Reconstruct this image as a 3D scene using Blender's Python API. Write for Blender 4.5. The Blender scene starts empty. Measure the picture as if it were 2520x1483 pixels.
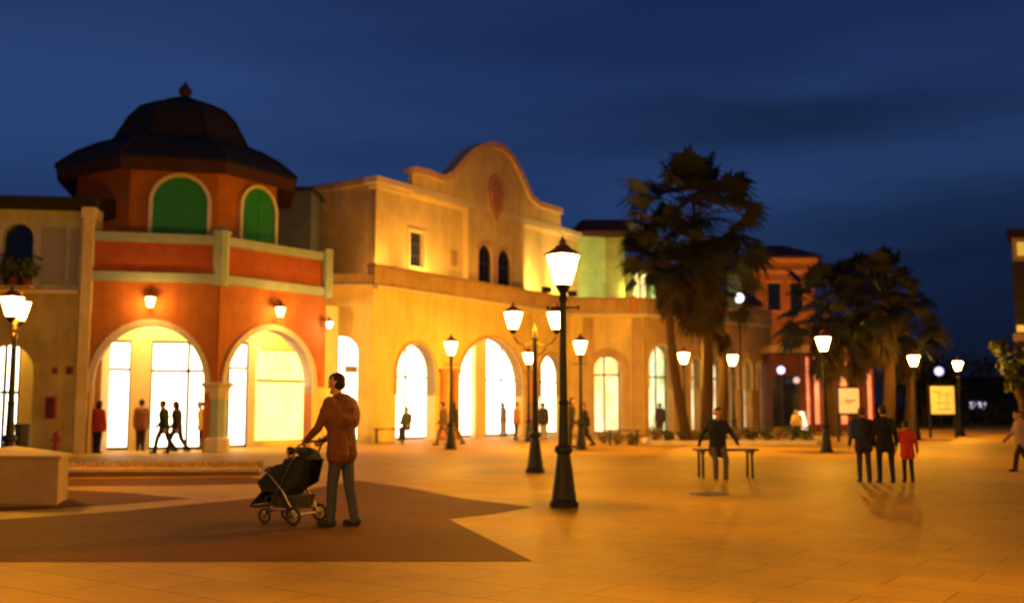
import bpy, bmesh, math, random
from mathutils import Vector, Matrix
from mathutils.geometry import tessellate_polygon
random.seed(7)
R = math.radians
sc = bpy.context.scene
COL = sc.collection
F = 2520.0; CX, CY = 1260.0, 741.5; CH = 1.48
TH = math.atan(259/F)
FW = Vector((0, math.cos(TH), math.sin(TH))); UP = Vector((0, -math.sin(TH), math.cos(TH)))
def ray(x, y): return Vector(((x-CX)/F, 0, 0)) + FW + UP*((CY-y)/F)
def P(x, y, Y):
    d = ray(x, y); t = Y/d.y
    return Vector((0, 0, CH)) + d*t
def G(x, y, z=0.0):
    d = ray(x, y); t = (z-CH)/d.z
    return Vector((0, 0, CH)) + d*t
def GY(x, Y, z=0.0):            # ground place seen in column x at distance Y
    return Vector(((x-CX)/F*(Y*math.cos(TH)+(z-CH)*math.sin(TH)), Y, z))

# ------------------------------------------------------------ materials
MATS = {}
def mat(name, col, rough=.7, var=.25, scale=2.0, bump=0.0, bscale=30, metal=0.0, spec=.4, col2=None, stretch=(1,1,1)):
    if name in MATS: return MATS[name]
    m = bpy.data.materials.new(name); m.use_nodes = True
    nt = m.node_tree; N = nt.nodes; L = nt.links
    b = N['Principled BSDF']; b.inputs['Roughness'].default_value = rough; b.inputs['Metallic'].default_value = metal
    b.inputs['Specular IOR Level'].default_value = spec
    g = N.new('ShaderNodeNewGeometry'); mp = N.new('ShaderNodeMapping'); mp.inputs['Scale'].default_value = stretch
    L.new(g.outputs['Position'], mp.inputs['Vector'])
    n = N.new('ShaderNodeTexNoise'); n.inputs['Scale'].default_value = scale; n.inputs['Detail'].default_value = 6; n.inputs['Roughness'].default_value = .65
    L.new(mp.outputs[0], n.inputs['Vector'])
    r = N.new('ShaderNodeValToRGB'); r.color_ramp.elements[0].position = .3; r.color_ramp.elements[1].position = .72
    c2 = col2 or tuple(c*(1-var) for c in col)
    r.color_ramp.elements[0].color = (*c2, 1); r.color_ramp.elements[1].color = (*tuple(min(1, c*(1+var*.4)) for c in col), 1)
    L.new(n.outputs['Fac'], r.inputs[0]); L.new(r.outputs[0], b.inputs['Base Color'])
    if 'render' in name:
        m2_ = N.new('ShaderNodeMapping'); m2_.inputs['Scale'].default_value = (2.2,2.2,.3); L.new(g.outputs['Position'], m2_.inputs[0])
        ns = N.new('ShaderNodeTexNoise'); ns.inputs['Scale'].default_value = 1.0; ns.inputs['Detail'].default_value = 8; ns.inputs['Roughness'].default_value = .75; L.new(m2_.outputs[0], ns.inputs['Vector'])
        ms = N.new('ShaderNodeMapRange'); ms.inputs[1].default_value = .35; ms.inputs[2].default_value = .6; ms.inputs[3].default_value = .84; ms.inputs[4].default_value = 1.08; L.new(ns.outputs['Fac'], ms.inputs[0])
        vs_ = N.new('ShaderNodeVectorMath'); vs_.operation = 'SCALE'; L.new(r.outputs[0], vs_.inputs[0]); L.new(ms.outputs[0], vs_.inputs['Scale']); L.new(vs_.outputs[0], b.inputs['Base Color'])
    if bump:
        n2 = N.new('ShaderNodeTexNoise'); n2.inputs['Scale'].default_value = bscale; n2.inputs['Detail'].default_value = 4
        L.new(g.outputs['Position'], n2.inputs['Vector'])
        bp = N.new('ShaderNodeBump'); bp.inputs['Strength'].default_value = bump; bp.inputs['Distance'].default_value = .03
        L.new(n2.outputs['Fac'], bp.inputs['Height']); L.new(bp.outputs[0], b.inputs['Normal'])
    MATS[name] = m; return m
def emit(name, col, s, col2=None, scale=1.2, stretch=(1,1,1)):
    if name in MATS: return MATS[name]
    m = bpy.data.materials.new(name); m.use_nodes = True
    nt = m.node_tree; N = nt.nodes; L = nt.links; b = N['Principled BSDF']
    b.inputs['Base Color'].default_value = (*col, 1); b.inputs['Roughness'].default_value = .3
    b.inputs['Emission Strength'].default_value = s
    g = N.new('ShaderNodeNewGeometry'); mp = N.new('ShaderNodeMapping'); mp.inputs['Scale'].default_value = stretch
    n = N.new('ShaderNodeTexNoise'); n.inputs['Scale'].default_value = scale; n.inputs['Detail'].default_value = 3
    r = N.new('ShaderNodeValToRGB'); r.color_ramp.elements[0].position = .35; r.color_ramp.elements[1].position = .65
    r.color_ramp.elements[0].color = (*(col2 or tuple(c*.85 for c in col)), 1); r.color_ramp.elements[1].color = (*col, 1)
    L.new(g.outputs['Position'], mp.inputs[0]); L.new(mp.outputs[0], n.inputs['Vector']); L.new(n.outputs['Fac'], r.inputs[0]); L.new(r.outputs[0], b.inputs['Emission Color'])
    MATS[name] = m; return m
def tiles(name, c1, c2, mortar, bw, bh, rot=0, rough=.6, roughv=.2, msize=.012):
    m = bpy.data.materials.new(name); m.use_nodes = True
    nt = m.node_tree; N = nt.nodes; L = nt.links; b = N['Principled BSDF']
    g = N.new('ShaderNodeNewGeometry'); mp = N.new('ShaderNodeMapping'); mp.inputs['Rotation'].default_value = (0, 0, rot)
    L.new(g.outputs['Position'], mp.inputs[0])
    br = N.new('ShaderNodeTexBrick'); br.inputs['Scale'].default_value = 1; br.inputs['Brick Width'].default_value = bw; br.inputs['Row Height'].default_value = bh
    br.inputs['Mortar Size'].default_value = msize; br.inputs['Color1'].default_value = (*c1, 1); br.inputs['Color2'].default_value = (*c2, 1); br.inputs['Mortar'].default_value = (*mortar, 1)
    L.new(mp.outputs[0], br.inputs['Vector'])
    n = N.new('ShaderNodeTexNoise'); n.inputs['Scale'].default_value = .35; n.inputs['Detail'].default_value = 8; n.inputs['Roughness'].default_value = .7
    L.new(g.outputs['Position'], n.inputs['Vector'])
    mr = N.new('ShaderNodeMapRange'); mr.inputs[1].default_value = .3; mr.inputs[2].default_value = .7; mr.inputs[3].default_value = .5; mr.inputs[4].default_value = 1.12  # broad noise patches: stains plus patchy light put into the tile colour
    L.new(n.outputs['Fac'], mr.inputs[0])
    mx = N.new('ShaderNodeVectorMath'); mx.operation = 'SCALE'
    L.new(br.outputs['Color'], mx.inputs[0]); L.new(mr.outputs[0], mx.inputs['Scale']); L.new(mx.outputs[0], b.inputs['Base Color'])
    mr2 = N.new('ShaderNodeMapRange'); mr2.inputs[3].default_value = rough-roughv; mr2.inputs[4].default_value = rough+roughv
    L.new(n.outputs['Fac'], mr2.inputs[0]); L.new(mr2.outputs[0], b.inputs['Roughness'])
    bp = N.new('ShaderNodeBump'); bp.inputs['Strength'].default_value = .35; bp.inputs['Distance'].default_value = .01
    inv = N.new('ShaderNodeMath'); inv.operation = 'SUBTRACT'; inv.inputs[0].default_value = 1
    L.new(br.outputs['Fac'], inv.inputs[1]); L.new(inv.outputs[0], bp.inputs['Height']); L.new(bp.outputs[0], b.inputs['Normal']); b.inputs['Specular IOR Level'].default_value = .04
    return m

M_PAVE = tiles('pale_paving', (.44,.265,.028), (.385,.23,.024), (.28,.165,.018), 1.2, .6, .6)
M_DARK = tiles('brown_paving', (.15,.062,.008), (.135,.055,.007), (.11,.045,.006), .4, .2, .75, rough=.75, roughv=.1)
M_STONE = mat('grey_green_stone', (.30,.38,.30), .75, .2, 3, .2)
M_PALE = mat('pale_stone', (.55,.47,.36), .75, .2, 2.5, .2)
M_TERRA = mat('terracotta_render', (.37,.118,.018), .85, .25, 1.6, .3, 20)
M_TERRAP = mat('terracotta_panel', (.33,.075,.016), .85, .3, 2, .3, 20)
M_MUST = mat('ochre_render', (.48,.36,.10), .85, .25, 1.3, .3, 20)
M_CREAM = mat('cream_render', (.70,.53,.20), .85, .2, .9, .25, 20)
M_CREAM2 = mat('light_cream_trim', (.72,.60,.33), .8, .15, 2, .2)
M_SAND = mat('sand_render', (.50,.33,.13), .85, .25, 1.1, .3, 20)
M_WHITE = mat('off_white_render', (.55,.52,.45), .85, .2, 1.5, .2, 20)
M_ROOF = mat('dark_roof_tile', (.022,.016,.012), .85, .4, 6, .6, 18)
M_EAVE = mat('dark_red_timber', (.05,.014,.008), .8, .3, 5, .2)
M_GREEN = mat('green_shutter_paint', (.008,.25,.07), .55, .3, 6, .15, stretch=(3,3,.6))
M_GWALL = mat('pale_green_render', (.33,.50,.22), .85, .25, 1.5, .2, 20)
M_IRON = mat('black_cast_iron', (.012,.014,.010), .45, .3, 9, .2, 40, metal=.3)
M_COPPER = mat('brown_lantern_cap', (.18,.06,.025), .5, .3, 9, metal=.4)
M_BRONZE = mat('golden_iron', (.25,.12,.03), .5, .3, 9, metal=.4)
M_DFRAME = mat('grey_window_frame', (.04,.04,.045), .5, .2, 5)
M_GLASSD = mat('dark_window_glass', (.008,.014,.03), .12, .2, 3, spec=.6)
M_PINK = mat('rose_stucco', (.56,.30,.15), .85, .25, 3, .2)
M_WOOD = mat('dark_bench_wood', (.06,.028,.015), .6, .3, 9, .2, stretch=(1,6,6))
M_LEAF = mat('palm_leaf', (.012,.018,.006), .6, .5, 3)
M_DEAD = mat('dry_palm_leaf', (.022,.014,.006), .85, .4, 4)
M_TRUNK = mat('palm_bark', (.05,.026,.013), .9, .4, 8, .8, 30, stretch=(1,1,5))
M_BUSH = mat('shrub_leaf', (.06,.08,.02), .7, .5, 5)
M_BUSHP = mat('dry_shrub_leaf', (.2,.15,.06), .7, .5, 5)
M_TREE = mat('dark_tree_leaf', (.028,.04,.012), .7, .5, 2)
M_SKIN = mat('skin', (.42,.22,.13), .55, .1, 5)
M_SOIL = mat('planting_soil', (.28,.19,.10), .95, .5, 5, .8, 20)
M_RED = mat('red_paint', (.30,.025,.015), .5, .2, 5)
M_BLACKP = mat('black_plastic', (.012,.012,.013), .5, .3, 6)
M_RUBBER = mat('tyre_rubber', (.02,.017,.015), .8, .2, 6)
M_ALU = mat('tube_metal', (.25,.22,.2), .35, .1, 6, metal=.9)
E_SHOP = emit('lit_shop_window', (1,.90,.74), 4.2, (1,.80,.50), .5, (1,1,.5))
E_SHOPY = emit('lit_yellow_shop_panel', (1,.78,.24), 2.2, (1,.68,.16), .7)
E_SHOPG = emit('lit_greenish_shop_window', (.85,1,.62), 1.5, (.25,.28,.1), 1.4, (1,1,.4))
E_SHOPW = emit('lit_warm_shop_window', (1,.85,.5), 1.4, (.6,.35,.12), 1.1, (1,1,.4))
def glow_glass(name, col, s):
    m = emit(name, col, s); nt = m.node_tree; N = nt.nodes; L = nt.links
    tr = N.new('ShaderNodeBsdfTransparent'); mx = N.new('ShaderNodeMixShader'); mx.inputs[0].default_value = .45
    L.new(tr.outputs[0], mx.inputs[1]); L.new(N['Principled BSDF'].outputs[0], mx.inputs[2]); L.new(mx.outputs[0], N['Material Output'].inputs['Surface']); return m
E_LAN = glow_glass('lit_lantern_glass', (1,.72,.36), 30)
E_WALLL = glow_glass('lit_wall_lantern_glass', (1,.62,.2), 26)
E_WHITE = emit('lit_white_globe', (.95,.95,1), 2.2)
E_BLUE = emit('lit_bluish_globe', (.55,.55,1), 2.0)
E_SIGN = emit('lit_cream_sign_face', (1,.68,.24), .6, (.85,.52,.15), 3)
E_MAP = emit('lit_map_sign_face', (.72,.62,.16), .42, (.5,.35,.10), 5)
E_REDS = emit('lit_rose_shop_strip', (1,.42,.25), .5, (.7,.2,.08), 2)
E_FARW = emit('lit_far_window', (.85,.72,1), 1.5)
E_FLOOD = emit('lit_floodlight_glass', (1,.85,.4), 6)

# ------------------------------------------------------------ object helpers
def tag(o, label=None, cat=None, group=None, kind=None):
    if label: o['label'] = label
    if cat: o['category'] = cat
    if group: o['group'] = group
    if kind: o['kind'] = kind
    return o
def thing(name, label, cat, loc=(0,0,0), rz=0, group=None):
    o = bpy.data.objects.new(name, None); COL.objects.link(o); o.empty_display_size = .2
    o.location = loc; o.rotation_euler = (0, 0, rz)
    return tag(o, label, cat, group)
def rootof(o):
    while o.parent: o = o.parent
    return o
class MB:
    def __init__(s): s.v = []; s.f = []
    def poly(s, pts):
        i = len(s.v); s.v += [tuple(p) for p in pts]; s.f.append(tuple(range(i, i+len(pts))))
    def mesh(s, vs, fs):
        i = len(s.v); s.v += [tuple(p) for p in vs]; s.f += [tuple(i+a for a in f) for f in fs]
    def hexa(s, p):   # 8 pts: bottom 4, top 4
        s.mesh(p, [(3,2,1,0),(4,5,6,7),(0,1,5,4),(1,2,6,5),(2,3,7,6),(3,0,4,7)])
    def box(s, c, size, rz=0):
        x, y, z = (a/2 for a in size); M = Matrix.Rotation(rz, 3, 'Z'); c = Vector(c)
        s.hexa([c+M@Vector(q) for q in ((-x,-y,-z),(x,-y,-z),(x,y,-z),(-x,y,-z),(-x,-y,z),(x,-y,z),(x,y,z),(-x,y,z))])
    def rings(s, rings, cap=True, closed=True):
        n = len(rings[0]); i = len(s.v)
        for r in rings: s.v += [tuple(p) for p in r]
        for a in range(len(rings)-1):
            for k in range(n if closed else n-1):
                k2 = (k+1) % n
                s.f.append((i+a*n+k, i+a*n+k2, i+(a+1)*n+k2, i+(a+1)*n+k))
        if cap:
            s.f.append(tuple(i+k for k in reversed(range(n)))); s.f.append(tuple(i+(len(rings)-1)*n+k for k in range(n)))
    def lathe(s, prof, c=(0,0,0), n=12, rot=0):
        c = Vector(c)
        s.rings([[c+Vector((r*math.cos(rot+2*math.pi*k/n), r*math.sin(rot+2*math.pi*k/n), z)) for k in range(n)] for r, z in prof])
    def tube(s, pts, rad, n=8):
        pts = [Vector(p) for p in pts]; rr = rad if isinstance(rad, (list, tuple)) else [rad]*len(pts)
        rg = []
        for i, p in enumerate(pts):
            t = (pts[min(i+1, len(pts)-1)]-pts[max(i-1, 0)]).normalized()
            a = t.cross(Vector((0, 0, 1)) if abs(t.z) < .95 else Vector((1, 0, 0))).normalized(); b = t.cross(a)
            rg.append([p+(a*math.cos(2*math.pi*k/n)+b*math.sin(2*math.pi*k/n))*rr[i] for k in range(n)])
        s.rings(rg)
    def capsule(s, a, b, ra, rb, n=12):
        a, b = Vector(a), Vector(b); t = (b-a); L = t.length
        t = t/L if L > 1e-6 else Vector((0, 0, 1))
        x = t.cross(Vector((0, 0, 1)) if abs(t.z) < .95 else Vector((1, 0, 0))).normalized(); y = t.cross(x)
        rg = []
        def ring(c, r): rg.append([c+(x*math.cos(2*math.pi*k/n)+y*math.sin(2*math.pi*k/n))*r for k in range(n)])
        for q in (85, 60, 30, 0): ring(a-t*ra*math.sin(R(q)), ra*math.cos(R(q)))
        for q in (0, 30, 60, 85): ring(b+t*rb*math.sin(R(q)), rb*math.cos(R(q)))
        s.rings(rg)
    def build(s, name, m, parent=None, smooth=False, kind=None):
        off = Vector(rootof(parent).location) if parent else Vector((0, 0, 0))
        me = bpy.data.meshes.new(name); me.from_pydata([tuple(Vector(v)-off) for v in s.v], [], s.f); me.update()
        bm = bmesh.new(); bm.from_mesh(me); bmesh.ops.recalc_face_normals(bm, faces=bm.faces); bm.to_mesh(me); bm.free()
        me.materials.append(m)
        if smooth:
            for p in me.polygons: p.use_smooth = True
        o = bpy.data.objects.new(name, me); COL.objects.link(o)
        if parent: o.parent = parent
        if kind: o['kind'] = kind
        return o
def light(name, kind, loc, energy, col, parent=None, size=.15, rot=None, **kw):
    l = bpy.data.lights.new(name, kind); l.energy = energy; l.color = col
    if kind == 'POINT': l.shadow_soft_size = size
    if kind == 'SPOT':
        l.shadow_soft_size = size; l.spot_size = kw.get('spot', R(110)); l.spot_blend = .7
    if kind == 'AREA': l.shape = 'RECTANGLE'; l.size = size; l.size_y = kw.get('sy', size)
    o = bpy.data.objects.new(name, l); COL.objects.link(o)
    if parent:
        o.parent = parent; o.location = Vector(loc)-Vector(rootof(parent).location)
    else: o.location = loc
    if rot: o.rotation_euler = rot
    return o
def copy_tree(o, parent=None):
    c = o.copy(); COL.objects.link(c)
    if parent:
        c.parent = parent; c.matrix_parent_inverse = o.matrix_parent_inverse
    for ch in list(o.children): copy_tree(ch, c)
    return c

# ------------------------------------------------------------ facade frames
class Fr:
    """vertical plane through o; runs in direction `ang` degrees away from straight ahead, to the right; d>0 stands out towards the viewer"""
    def __init__(s, o, ang):
        s.o = Vector((o[0], o[1], 0)); s.u = Vector((math.sin(R(ang)), math.cos(R(ang)), 0)); s.n = Vector((s.u.y, -s.u.x, 0)); s.ang = ang
        if s.n.y > 0: s.n = -s.n
    def p(s, u, z, d=0): return s.o + s.u*u + s.n*d + Vector((0, 0, z))
    def px(s, x, y, d=0):
        r = ray(x, y); c = Vector((0, 0, CH)); q = s.o+s.n*d
        t = (q-c).dot(s.n)/r.dot(s.n); w = c+r*t
        return ((w-s.o).dot(s.u), w.z)
    def U(s, x, d=0, y=900): return s.px(x, y, d)[0]
    def Z(s, x, y, d=0): return s.px(x, y, d)[1]
    def rz(s): return math.atan2(s.u.y, s.u.x)
    def box(s, mb, u0, u1, z0, z1, d0, d1):
        mb.hexa([s.p(u0,z0,d1), s.p(u1,z0,d1), s.p(u1,z0,d0), s.p(u0,z0,d0), s.p(u0,z1,d1), s.p(u1,z1,d1), s.p(u1,z1,d0), s.p(u0,z1,d0)])
    def plate(s, mb, loops, d0, d1):
        loops = [[Vector((a, b, 0)) for a, b in lp] for lp in loops]
        flat = [q for lp in loops for q in lp]; n = len(flat)
        tris = tessellate_polygon(loops)
        vs = [s.p(q.x, q.y, d1) for q in flat]+[s.p(q.x, q.y, d0) for q in flat]
        fs = [tuple(t) for t in tris]+[tuple(n+k for k in reversed(t)) for t in tris]
        i = 0
        for lp in loops:
            m = len(lp)
            for k in range(m):
                a, b = i+k, i+(k+1) % m; fs.append((a, b, n+b, n+a))
            i += m
        mb.mesh(vs, fs)
def arch_pts(u0, u1, zb, zt, n=20, rise=None, rev=False):
    """outline bottom-left -> up -> over -> bottom-right; half ellipse of given rise"""
    a = (u1-u0)/2; rise = rise if rise is not None else min(a, zt-zb); zs = zt-rise; c = (u0+u1)/2
    pts = [(u0, zb)] + [(c-a*math.cos(math.pi*k/n), zs+rise*math.sin(math.pi*k/n)) for k in range(n+1)] + [(u1, zb)]
    return pts[::-1] if rev else pts
def wall(fr, u0, u1, z0, z1, notches=(), holes=(), d0=-.4, d1=0, mb=None):
    mb = mb or MB(); out = [(u0, z0)]
    for nt in sorted(notches, key=lambda q: q[0][0]): out += nt
    out += [(u1, z0), (u1, z1), (u0, z1)]
    fr.plate(mb, [out]+[list(h) for h in holes], d0, d1); return mb
def archtrim(fr, u0, u1, zb, zt, w, d0, d1, rise=None, mb=None, n=20):
    mb = mb or MB()
    a = (u1-u0)/2; r = rise if rise is not None else min(a, zt-zb)
    inn = arch_pts(u0, u1, zb, zt, n, r); out = arch_pts(u0-w, u1+w, zb, zt+w, n, r+w)
    fr.plate(mb, [out+inn[::-1]], d0, d1); return mb

# ============================================================ SETTING
g = MB(); g.poly([(-400,-60,0),(400,-60,0),(400,700,0),(-400,700,0)]); tag(g.build('plaza_ground', M_PAVE), kind='structure')
g = MB()
pts = [(-60,1282),(300,1257),(620,1226),(760,1203),(880,1182),(1000,1198),(1140,1226),(1310,1247),(1220,1263),(1105,1277),(1310,1380),(-60,1382)]
g.poly([G(x, y)+Vector((0,0,.004)) for x, y in pts]); tag(g.build('brown_paved_path', M_DARK), kind='structure')

g = MB(); g.poly([G(x, y)+Vector((0,0,.004)) for x, y in [(-60,1249),(143,1243),(143,1204),(300,1211),(470,1226),(300,1240),(-60,1262)]]); tag(g.build('block_shadow_sheet', M_DARK), kind='structure')  # dark sheet standing in for the stone block's shadow on the paving
g = MB(); g.poly([G(x, y)+Vector((0,0,.004)) for x, y in [(150,1178),(610,1173),(740,1186),(640,1190),(400,1195),(150,1196)]]); tag(g.build('brown_paved_strip', M_DARK), kind='structure')
# ---- raised block and ramp on the left
t = thing('stone_block', 'large tan stone block on the paving at the left edge', 'block', G(60,1237))
a, b = G(-120,1236), G(140,1240)
d = Vector((-.25, 1, 0)).normalized()*1.6; w = MB(); hh = .68
w.hexa([a, b, b+d*.55, a+d*2.5]+[q+Vector((0,0,hh)) for q in (a, b, b+d*.55, a+d*2.5)])
w.build('block', mat('tan_block_stone', (.42,.29,.11), .85, .25, 2, .3), t)
c = MB(); e = Vector((0,0,hh+.002)); k = Vector((0,0,.05))
q4 = [a+Vector((0,-.04,0)), b+Vector((.04,-.04,0)), b+d*.55+Vector((.04,.04,0)), a+d*2.5+Vector((0,.04,0))]
c.hexa([p+e for p in q4]+[p+e+k for p in q4]); c.build('coping', MATS['tan_block_stone'], t)
t = thing('grass_bed', 'long low kerbed bed of dry grass in front of the terracotta arches', 'planter', G(300,1230))
A, B = G(150,1174), G(640,1169); A2, B2 = GY(150,25.5), GY(650,26.5)
w = MB(); hA, hB = .12, .08
w.hexa([A, B, B2, A2, A+Vector((0,0,hA)), B+Vector((0,0,hB)), B2+Vector((0,0,hB)), A2+Vector((0,0,hA))])
w.build('retaining_wall', M_TERRAP if 0 else mat('brown_kerb_stone', (.22,.12,.065), .85, .3, 2, .3), t)
w = MB(); n_ = (B-A).normalized(); s_ = Vector((n_.y,-n_.x,0))*.06
w.hexa([p+Vector((0,0,h)) for p, h in ((A+s_,hA+.003),(B+s_,hB+.003),(B-s_*5,hB+.003),(A-s_*5,hA+.003))]+[p+Vector((0,0,h)) for p, h in ((A+s_,hA+.07),(B+s_,hB+.07),(B-s_*5,hB+.07),(A-s_*5,hA+.07))])
w.build('coping', mat('tan_coping', (.42,.30,.18), .8, .2, 3), t)
def leafclump(mb, c, r, n, size, rnd, up=.3):
    for _ in range(n):
        th = rnd.uniform(0, 6.283); ph = math.acos(rnd.uniform(-1, 1)); rr = r*rnd.random()**.4
        p = Vector(c)+Vector((math.cos(th)*math.sin(ph), math.sin(th)*math.sin(ph), math.cos(ph)*.85))*rr
        a = Vector((rnd.uniform(-1,1), rnd.uniform(-1,1), rnd.uniform(-1,1)+up)).normalized(); b = a.cross(Vector((rnd.uniform(-1,1), rnd.uniform(-1,1), rnd.uniform(-1,1)))).normalized()
        s = size*rnd.uniform(.6, 1.3)
        mb.poly([p-b*s*.3, p+a*s*.5, p+b*s*.3+a*s*.1, p-a*s*.5])
w = MB(); rnd = random.Random(3)
for i in range(2600):
    f = rnd.random()**.8; gq = rnd.uniform(.12, .85)
    p = A.lerp(B, f).lerp(A2.lerp(B2, f), gq); p.z = hA+(hB-hA)*f
    h = rnd.uniform(.03, .10); v = Vector((rnd.uniform(-.08,.08), rnd.uniform(-.08,.08), h)); s2 = Vector((rnd.uniform(-.03,.03), .02, 0))
    w.poly([p-s2, p+s2, p+v])
tag(w.build('dry_grass', mat('dry_grass_blade', (.45,.27,.05), .8, .4, 3)), kind='stuff')

# ============================================================ ORANGE CORNER BUILDING
OA, OB = 76, 36
corner = GY(528, 34.0)
FL = Fr((corner.x, corner.y), OA); FRt = Fr((corner.x, corner.y), OB)
ob = thing('orange_corner_building', 'terracotta corner building with two stone arches and a domed octagonal tower', 'building', corner)
uL = FL.U(222); uR = FRt.U(800)
def zc(y): return (1000-y)/F*34+CH
zlow0, zlow1, ztop0, ztop1 = zc(697), zc(675), zc(600), zc(578)
aL = (FL.U(232), FL.U(503)); aR = (FRt.U(557), FRt.U(768))
zaL = FL.Z(365, 800); zaR = FRt.Z(665, 812)
wl = wall(FL, uL, -.02, 0, zlow0, [arch_pts(aL[0], aL[1], 0, zaL, rise=1.9)])
wall(FRt, .02, uR, 0, zlow0, [arch_pts(aR[0], aR[1], 0, zaR, rise=1.9)], mb=wl)
wl.build('arcade_wall', M_TERRA, ob)
w = archtrim(FL, aL[0], aL[1], zaL-1.9-.3, zaL, .2, -.42, .08, rise=1.9); archtrim(FRt, aR[0], aR[1], zaR-1.9-.3, zaR, .2, -.42, .08, rise=1.9, mb=w)
w.build('arch_trim', M_PALE, ob)
# pillars : corner + ends
def pillar(fr, u0, u1, ztop, name='pillar', m=M_STONE, dd=.06):
    w = MB(); fr.box(w, u0, u1, .45, ztop-.3, -.44, dd); w.build(name, m, ob)
    w = MB(); fr.box(w, u0-.08, u1+.08, 0, .45, -.5, dd+.1); fr.box(w, u0-.05, u1+.05, ztop-.3, ztop-.12, -.47, dd+.05); fr.box(w, u0-.12, u1+.12, ztop-.12, ztop, -.5, dd+.1)
    w.build('pillar_block', M_PALE, ob)
sp = zaL-1.9
w = MB(); n8 = 8
def cpil(r, z0, z1, mb): mb.lathe([(r, z0), (r, z1)], (corner.x-.02, corner.y+.2, 0), 8, R(22))
cpil(.31, .45, sp-.45, w); w.build('pillar', M_STONE, ob, smooth=False)
w = MB(); w.lathe([(.46,0),(.46,.42),(.36,.5)], (corner.x-.02, corner.y+.2, 0), 8, R(22)); w.build('pillar_block', M_PALE, ob); w = MB(); w.lathe([(.33,sp-.5),(.36,sp-.42),(.42,sp-.15),(.55,sp-.02),(.55,sp+.05)], (corner.x-.02, corner.y+.2, 0), 8, R(22)); w.build('capital', M_PALE, ob)
w = MB(); FL.box(w, uL+.01, aL[0]-.01, 0, sp-.05, -.45, .05); w.build('end_pier', M_CREAM, ob)
w = MB(); FRt.box(w, aR[1]+.01, uR-.01, 0, sp-.05, -.45, .05); w.build('end_pier', M_CREAM, ob)
# bands, parapet
w = MB(); FL.box(w, uL-.1, 0, zlow0, zlow1, -.5, .14); FRt.box(w, 0, uR+.1, zlow0+.003, zlow1+.003, -.5, .14); w.build('lower_band', M_STONE, ob)
w = MB(); FL.box(w, uL, -.1, zlow1+.004, ztop0, -.3, 0); FRt.box(w, .1, uR, zlow1+.004, ztop0, -.3, 0); w.build('parapet_panel', M_TERRAP, ob)
w = MB(); FL.box(w, uL-.05, 0, ztop0, ztop1, -.36, .1); FRt.box(w, 0, uR+.05, ztop0+.003, ztop1+.003, -.36, .1); w.build('coping', M_STONE, ob)
for (x, y, r) in ((corner.x, corner.y+.08, .27),):
    w = MB(); w.lathe([(r, zlow0-.06), (r, ztop1+.05), (r+.06, ztop1+.07), (r+.06, ztop1+.17), (r*.5, ztop1+.3)], (x, y, 0), 8, R(22)); w.build('parapet_post', M_STONE, ob)
w = MB(); FRt.box(w, uR-.22, uR+.14, zlow0-.05, ztop1+.15, -.4, .18); w.build('parapet_post', M_STONE, ob)
# terrace slab / roof & rear walls
back = []
pL, pR = FL.p(uL, 0), FRt.p(uR, 0)
w = MB(); base = [FL.p(uL,0,-.31), corner+Vector((0,.32,0)), FRt.p(uR,0,-.31), FRt.p(uR,0,-.31)+Vector((-2,9,0)), FL.p(uL,0,-.31)+Vector((0,12,0))]
w.rings([[p+Vector((0,0,zlow0+.02)) for p in base], [p+Vector((0,0,zlow1-.02)) for p in base]]); w.build('terrace', M_MUST, ob)
w = MB(); FRt.box(w, uR-.4, uR-.02, 0, zlow0-.01, -9, -2.7); FL.box(w, uL+.02, uL+.3, 0, zlow0-.01, -9, -.41); w.build('side_wall', M_SAND, ob)
# gallery: back wall of the arcade with shop windows
DB = -2.4
ug0, ug1 = FL.U(180, DB), FL.U(560, DB)
gw = MB(); h0 = zlow0-.02
win = [(FL.U(200,DB), FL.U(322,DB)), (FL.U(372,DB), FL.U(556,DB))]
ztr = FL.Z(400, 838, DB)
wall(FL, ug0, ug1, 0, h0, [[(u0,0),(u0,ztr),(u1,ztr),(u1,0)] for u0,u1 in win[:1]]+[[(win[1][0],0),(win[1][0],ztr),(win[1][1]-.02,ztr),(win[1][1]-.02,0)]], d0=DB-.2, d1=DB, mb=gw)
gw.build('gallery_wall', M_CREAM2, ob)
def shopfront(fr, u0, u1, z0, z1, d, parent, nm, nt_, em, fm=M_DFRAME, trz=None):
    w = MB(); fr.box(w, u0, u1, z0+.05, z1, d-.12, d-.08); s = w.build('shop_window', em, parent)
    f = MB()
    for k in range(nm+1):
        u = u0+(u1-u0)*k/nm; fr.box(f, u-.05, u+.05, z0, z1, d-.079, d-.02)
    for z in ([z0+.06, z1-.04]+([trz] if trz else [])): fr.box(f, u0+.051, u1-.051, z-.05, z+.05, d-.077, d-.025)
    f.build('frame', fm, s)
    return s
shopfront(FL, win[0][0], win[0][1], 0, ztr, DB, ob, 2, 1, E_SHOP, trz=FL.Z(260,908,DB))
shopfront(FL, win[1][0], win[1][1]-.02, 0, ztr, DB, ob, 2, 1, E_SHOP, trz=FL.Z(430,912,DB))
DR = -2.4
u2 = (FRt.U(546, DR), FRt.U(612, DR), FRt.U(830, DR))
gw = MB(); wall(FRt, u2[1], u2[2], 0, h0, d0=DR-.2, d1=DR, mb=gw); gw.build('gallery_wall', M_CREAM2, ob)
zt2 = FRt.Z(600, 842, DR)
shopfront(FRt, u2[0]-.5, u2[1]-.01, 0, zt2, DR, ob, 2, 1, E_SHOP, trz=FRt.Z(580,905,DR))
ud0, ud1 = FRt.U(632,DR), FRt.U(748,DR)
w = MB(); FRt.box(w, ud0, ud1, .25, FRt.Z(690,860,DR), DR+.002, DR+.05); s = w.build('lit_panel', E_SHOPY, ob)
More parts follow.
